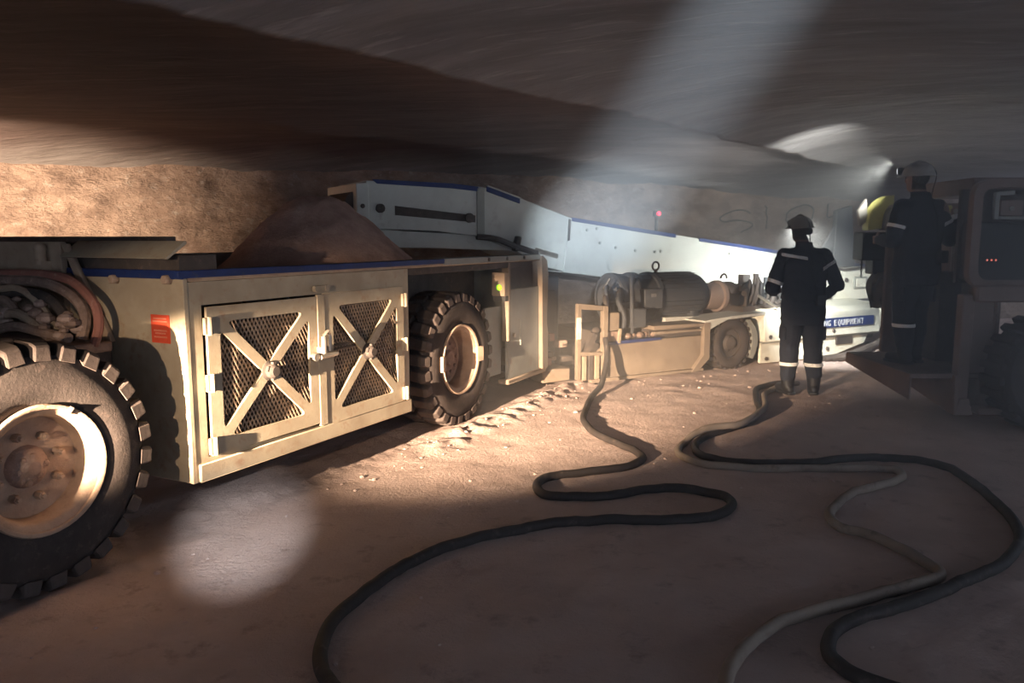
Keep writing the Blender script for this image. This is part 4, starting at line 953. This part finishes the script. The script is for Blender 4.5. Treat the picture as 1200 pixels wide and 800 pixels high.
    for band in P['bands']: slice_band(me, *band, parent=t)
    return t
def arm_band(P, sd, f0, f1, lean):
    sh = Vector((0.195 * sd + lean * 0.5, 0, 1.405)); el = Vector(P['elbow'][sd])
    return sh.lerp(el, f0), sh.lerp(el, f1)
PA = dict(lean=-0.03,
          ankle={-1: (-0.125, 0.0, 0.09), 1: (0.145, 0.0, 0.09)}, knee={-1: (-0.11, 0.03, 0.50), 1: (0.125, 0.03, 0.50)}, toe={-1: -0.25, 1: 0.3},
          elbow={-1: (-0.325, 0.0, 1.08), 1: (0.335, 0.0, 1.12)}, wrist={-1: (-0.22, 0.23, 1.03), 1: (0.275, 0.16, 0.99)},
          hand={-1: ((0.5, 0.85, 0.05), (0.8, -0.5, 0.2), 0.45), 1: ((-0.25, 0.9, -0.25), (-0.9, -0.25, 0.1), 0.45)},
          head=(-0.055, 0.03, 0.25, -0.06), muffs=True, bands=[])
a, b = arm_band(PA, 1, 0.22, 0.32, -0.03)
PA['bands'].append((a, b, lambda c: c.x > 0.135 and c.z > 1.2))
a, b = arm_band(PA, -1, 0.74, 0.84, -0.03)
PA['bands'].append((a, b, lambda c: c.x < -0.225 and c.z > 1.02 and c.y < 0.09))
PA['bands'].append(((-0.17, 0, 1.393), (-0.165, 0, 1.422), lambda c: -0.262 < c.x < -0.03 and c.y < 0.0 and c.z > 1.2))
PA['bands'].append(((0, 0, 0.295), (0, 0, 0.330), lambda c: c.x < 0.0 and c.z < 0.6))
PA['bands'].append(((0, 0, 0.285), (0, 0, 0.320), lambda c: c.x > 0.0 and c.z < 0.6))
person('worker in dark coveralls with reflective bands standing on the floor, seen from behind', (2.955, 8.03, floor_z(2.955, 8.03) + 0.002), 0.0, PA, M_hardd)
PB = dict(lean=0.0,
          ankle={-1: (-0.08, 0.0, 0.09), 1: (0.09, 0.05, 0.09)}, knee={-1: (-0.085, 0.03, 0.50), 1: (0.095, 0.06, 0.50)}, toe={-1: -0.15, 1: 0.15},
          elbow={-1: (-0.26, 0.03, 1.12), 1: (0.325, -0.03, 1.13)}, wrist={-1: (-0.22, 0.24, 1.12), 1: (0.385, -0.03, 1.30)},
          hand={-1: ((0.3, 0.95, 0.0), (0.9, -0.3, 0.0), 0.5), 1: ((0.15, 0.45, 0.9), (0.9, 0.2, -0.3), 0.9)},
          head=(-0.01, 0.035, 0.55, 0.0), bands=[])
a, b = arm_band(PB, 1, 0.42, 0.52, 0.0)
PB['bands'].append((a, b, lambda c: c.x > 0.20 and c.z > 1.1))
a, b = arm_band(PB, -1, 0.52, 0.62, 0.0)
PB['bands'].append((a, b, lambda c: c.x < -0.215 and c.z > 1.1))
PB['bands'].append(((0, 0, 0.335), (0, 0, 0.365), lambda c: c.x < 0.01 and c.z < 0.6))
person('worker in dark coveralls and pale helmet standing on the step of the utility machine', (3.665, 7.22, 0.447), 0.30, PB, M_hard)

# ------------------------------------------------------------------ cables on the floor
TH = math.atan(123 / 930)
def ground(u, v):
    x, z = u - 600, 400 - v
    r_ = Vector((x, 930 * math.cos(TH) + z * math.sin(TH), z * math.cos(TH) - 930 * math.sin(TH)))
    return Vector((0, 0, 1.6)) + r_ * (-1.58 / r_.z)
def lay(pts, rad, lift=0.0):
    out = []
    for p in catmull([Vector((p.x, p.y, 0)) for p in pts], 7): out.append((p.x, p.y, floor_z(p.x, p.y) + rad * 0.80 + lift))
    return out
A_px = [(693, 466), (686, 480), (684, 492), (695, 505), (720, 517), (746, 528), (753, 536), (735, 545), (700, 551), (655, 556), (635, 562), (629, 570), (638, 579), (665, 582), (700, 581), (730, 576), (755, 572), (790, 571), (825, 575), (850, 582), (858, 591), (848, 601), (820, 607), (775, 609), (700, 609), (645, 614), (600, 622), (550, 632), (505, 647), (465, 667), (430, 692), (400, 715), (382, 740), (375, 765), (378, 785), (388, 800), (410, 830)]
A = [Vector((1.00, 8.45, 0.52)), Vector((1.01, 8.36, 0.36)), Vector((0.97, 8.22, 0.18)), Vector((0.90, 7.95, 0.07))]
MBc = MB().tube(catmull(A, 6)[:-1] + [Vector(p) for p in lay([ground(*p) for p in A_px], 0.029)], 0.029, 12)
tag(MBc.build('power_cable', M_cable), 'black trailing cable hanging from the mining machine and winding left across the floor', 'cable')
B_px = [(925, 447), (903, 450), (887, 455), (886, 468), (890, 480), (880, 493), (850, 503), (826, 511), (815, 520), (820, 531), (850, 539), (900, 542), (950, 541), (1000, 537), (1040, 536), (1080, 540), (1115, 550), (1145, 570), (1170, 592), (1190, 615), (1195, 633), (1185, 650), (1165, 665), (1130, 680), (1095, 695), (1050, 710), (1010, 722), (983, 735), (971, 752), (975, 770), (1000, 788), (1035, 801), (1080, 815)]
tag(MB().tube(lay([ground(*p) for p in B_px], 0.029), 0.029, 12).build('power_cable', M_cable), 'black cable making a wide loop over the floor at right', 'cable')
C_px = [(935, 449), (912, 453), (896, 462), (897, 475), (893, 486), (870, 500), (836, 507), (808, 515), (795, 526), (805, 537), (840, 545), (900, 548.5), (975, 549), (1030, 550), (1052, 553), (1056, 560), (1035, 569), (1000, 579), (976, 595), (972, 607), (985, 618), (1015, 626), (1050, 642), (1085, 660), (1101, 670), (1095, 678), (1060, 688), (1015, 700), (970, 712), (920, 726), (890, 743), (868, 765), (853, 790), (850, 812)]
cp = [Vector(p) for p in lay([ground(*p) for p in C_px], 0.028)]
bp = [Vector(p) for p in lay([ground(*p) for p in B_px], 0.029)]
for p in cp:                                             # rides over the black cable where they cross
    dmin = min((p.xy - q.xy).length for q in bp)
    if dmin < 0.085: p.z += 0.055 * (1 - (dmin / 0.085) ** 2)
tag(MB().tube(cp, 0.028, 12).build('water_hose', M_hose), 'dusty tan hose snaking in an S between the black cable loops', 'hose')

# ------------------------------------------------------------------ loose clods and the dust in the air
rnd = random.Random(21); rb = MB()
def clod(x, y, q):
    z = floor_z(x, y); k0 = rnd.uniform(0, 100)
    vs = []; fs = []
    for i in range(5):
        th = math.pi * i / 4
        for k in range(6):
            ph = 2 * math.pi * k / 6 + 0.4 * i
            d = Vector((math.sin(th) * math.cos(ph), math.sin(th) * math.sin(ph), math.cos(th) * 0.7))
            vs.append(Vector((x, y, z + q * 0.2)) + d * q * (1 + 0.5 * noise.noise(d * 1.7 + Vector((k0, 0, 0)))))
    for i in range(4):
        for k in range(6): fs.append((i * 6 + k, (i + 1) * 6 + k, (i + 1) * 6 + (k + 1) % 6, i * 6 + (k + 1) % 6))
    rb.add(vs, fs)
for k in range(90):
    s_ = rnd.uniform(1.6, 7.2); t_ = 0.20 + rnd.gauss(0, 0.12) * (1 if s_ > 3 else 0.7); p = car(s_, t_, 0)
    clod(p.x, p.y, rnd.uniform(0.004, 0.013) * rnd.choice([1, 1, 1, 1, 1.8]))
for k in range(200):
    x = rnd.uniform(-2.2, 4.6); y = rnd.uniform(2.4, 8.4); p = Vector((x, y, 0)) - CO
    if p.dot(CN) > 0.15: clod(x, y, rnd.uniform(0.004, 0.013) * rnd.choice([1, 1, 1, 1.6]))
for k in range(60):
    p = MO + Vector((math.cos(R(30)), math.sin(R(30)), 0)) * rnd.uniform(-0.3, 5.0) + Vector((0.5, -0.866, 0)) * rnd.uniform(0.08, 0.6); clod(p.x, p.y, rnd.uniform(0.005, 0.016))
tag(rb.build('loose_clods', M_ground, smooth=False), 'loose salt clods scattered over the floor and heaped beside the wheel rut', 'rubble', kind='stuff')

hz = MB().box(-0.22, 9.0, -0.6, 15.0, 0.0, 2.55)
mv = bpy.data.materials.new('dust_haze'); mv.use_nodes = True; nt = mv.node_tree; nt.nodes.clear()
on = nt.nodes.new('ShaderNodeOutputMaterial'); vs_n = nt.nodes.new('ShaderNodeVolumeScatter')
vs_n.inputs['Color'].default_value = (0.95, 0.95, 0.95, 1); vs_n.inputs['Density'].default_value = 0.015; vs_n.inputs['Anisotropy'].default_value = 0.25
nt.links.new(vs_n.outputs[0], on.inputs['Volume'])
tag(hz.build('dust_haze', mv), 'thin dusty haze hanging in the air of the drift', 'haze', kind='stuff')

dc = MB().ell((2.1, 6.6, 1.30), (2.3, 4.6, 1.18), 40, 24)
mv2 = mv.copy(); mv2.name = 'dust_cloud'; mv2.node_tree.nodes['Volume Scatter'].inputs['Density'].default_value = 0.055
tag(dc.build('dust_cloud', mv2), 'denser dust drifting in the lamp beam in front of the miner', 'dust', kind='stuff')
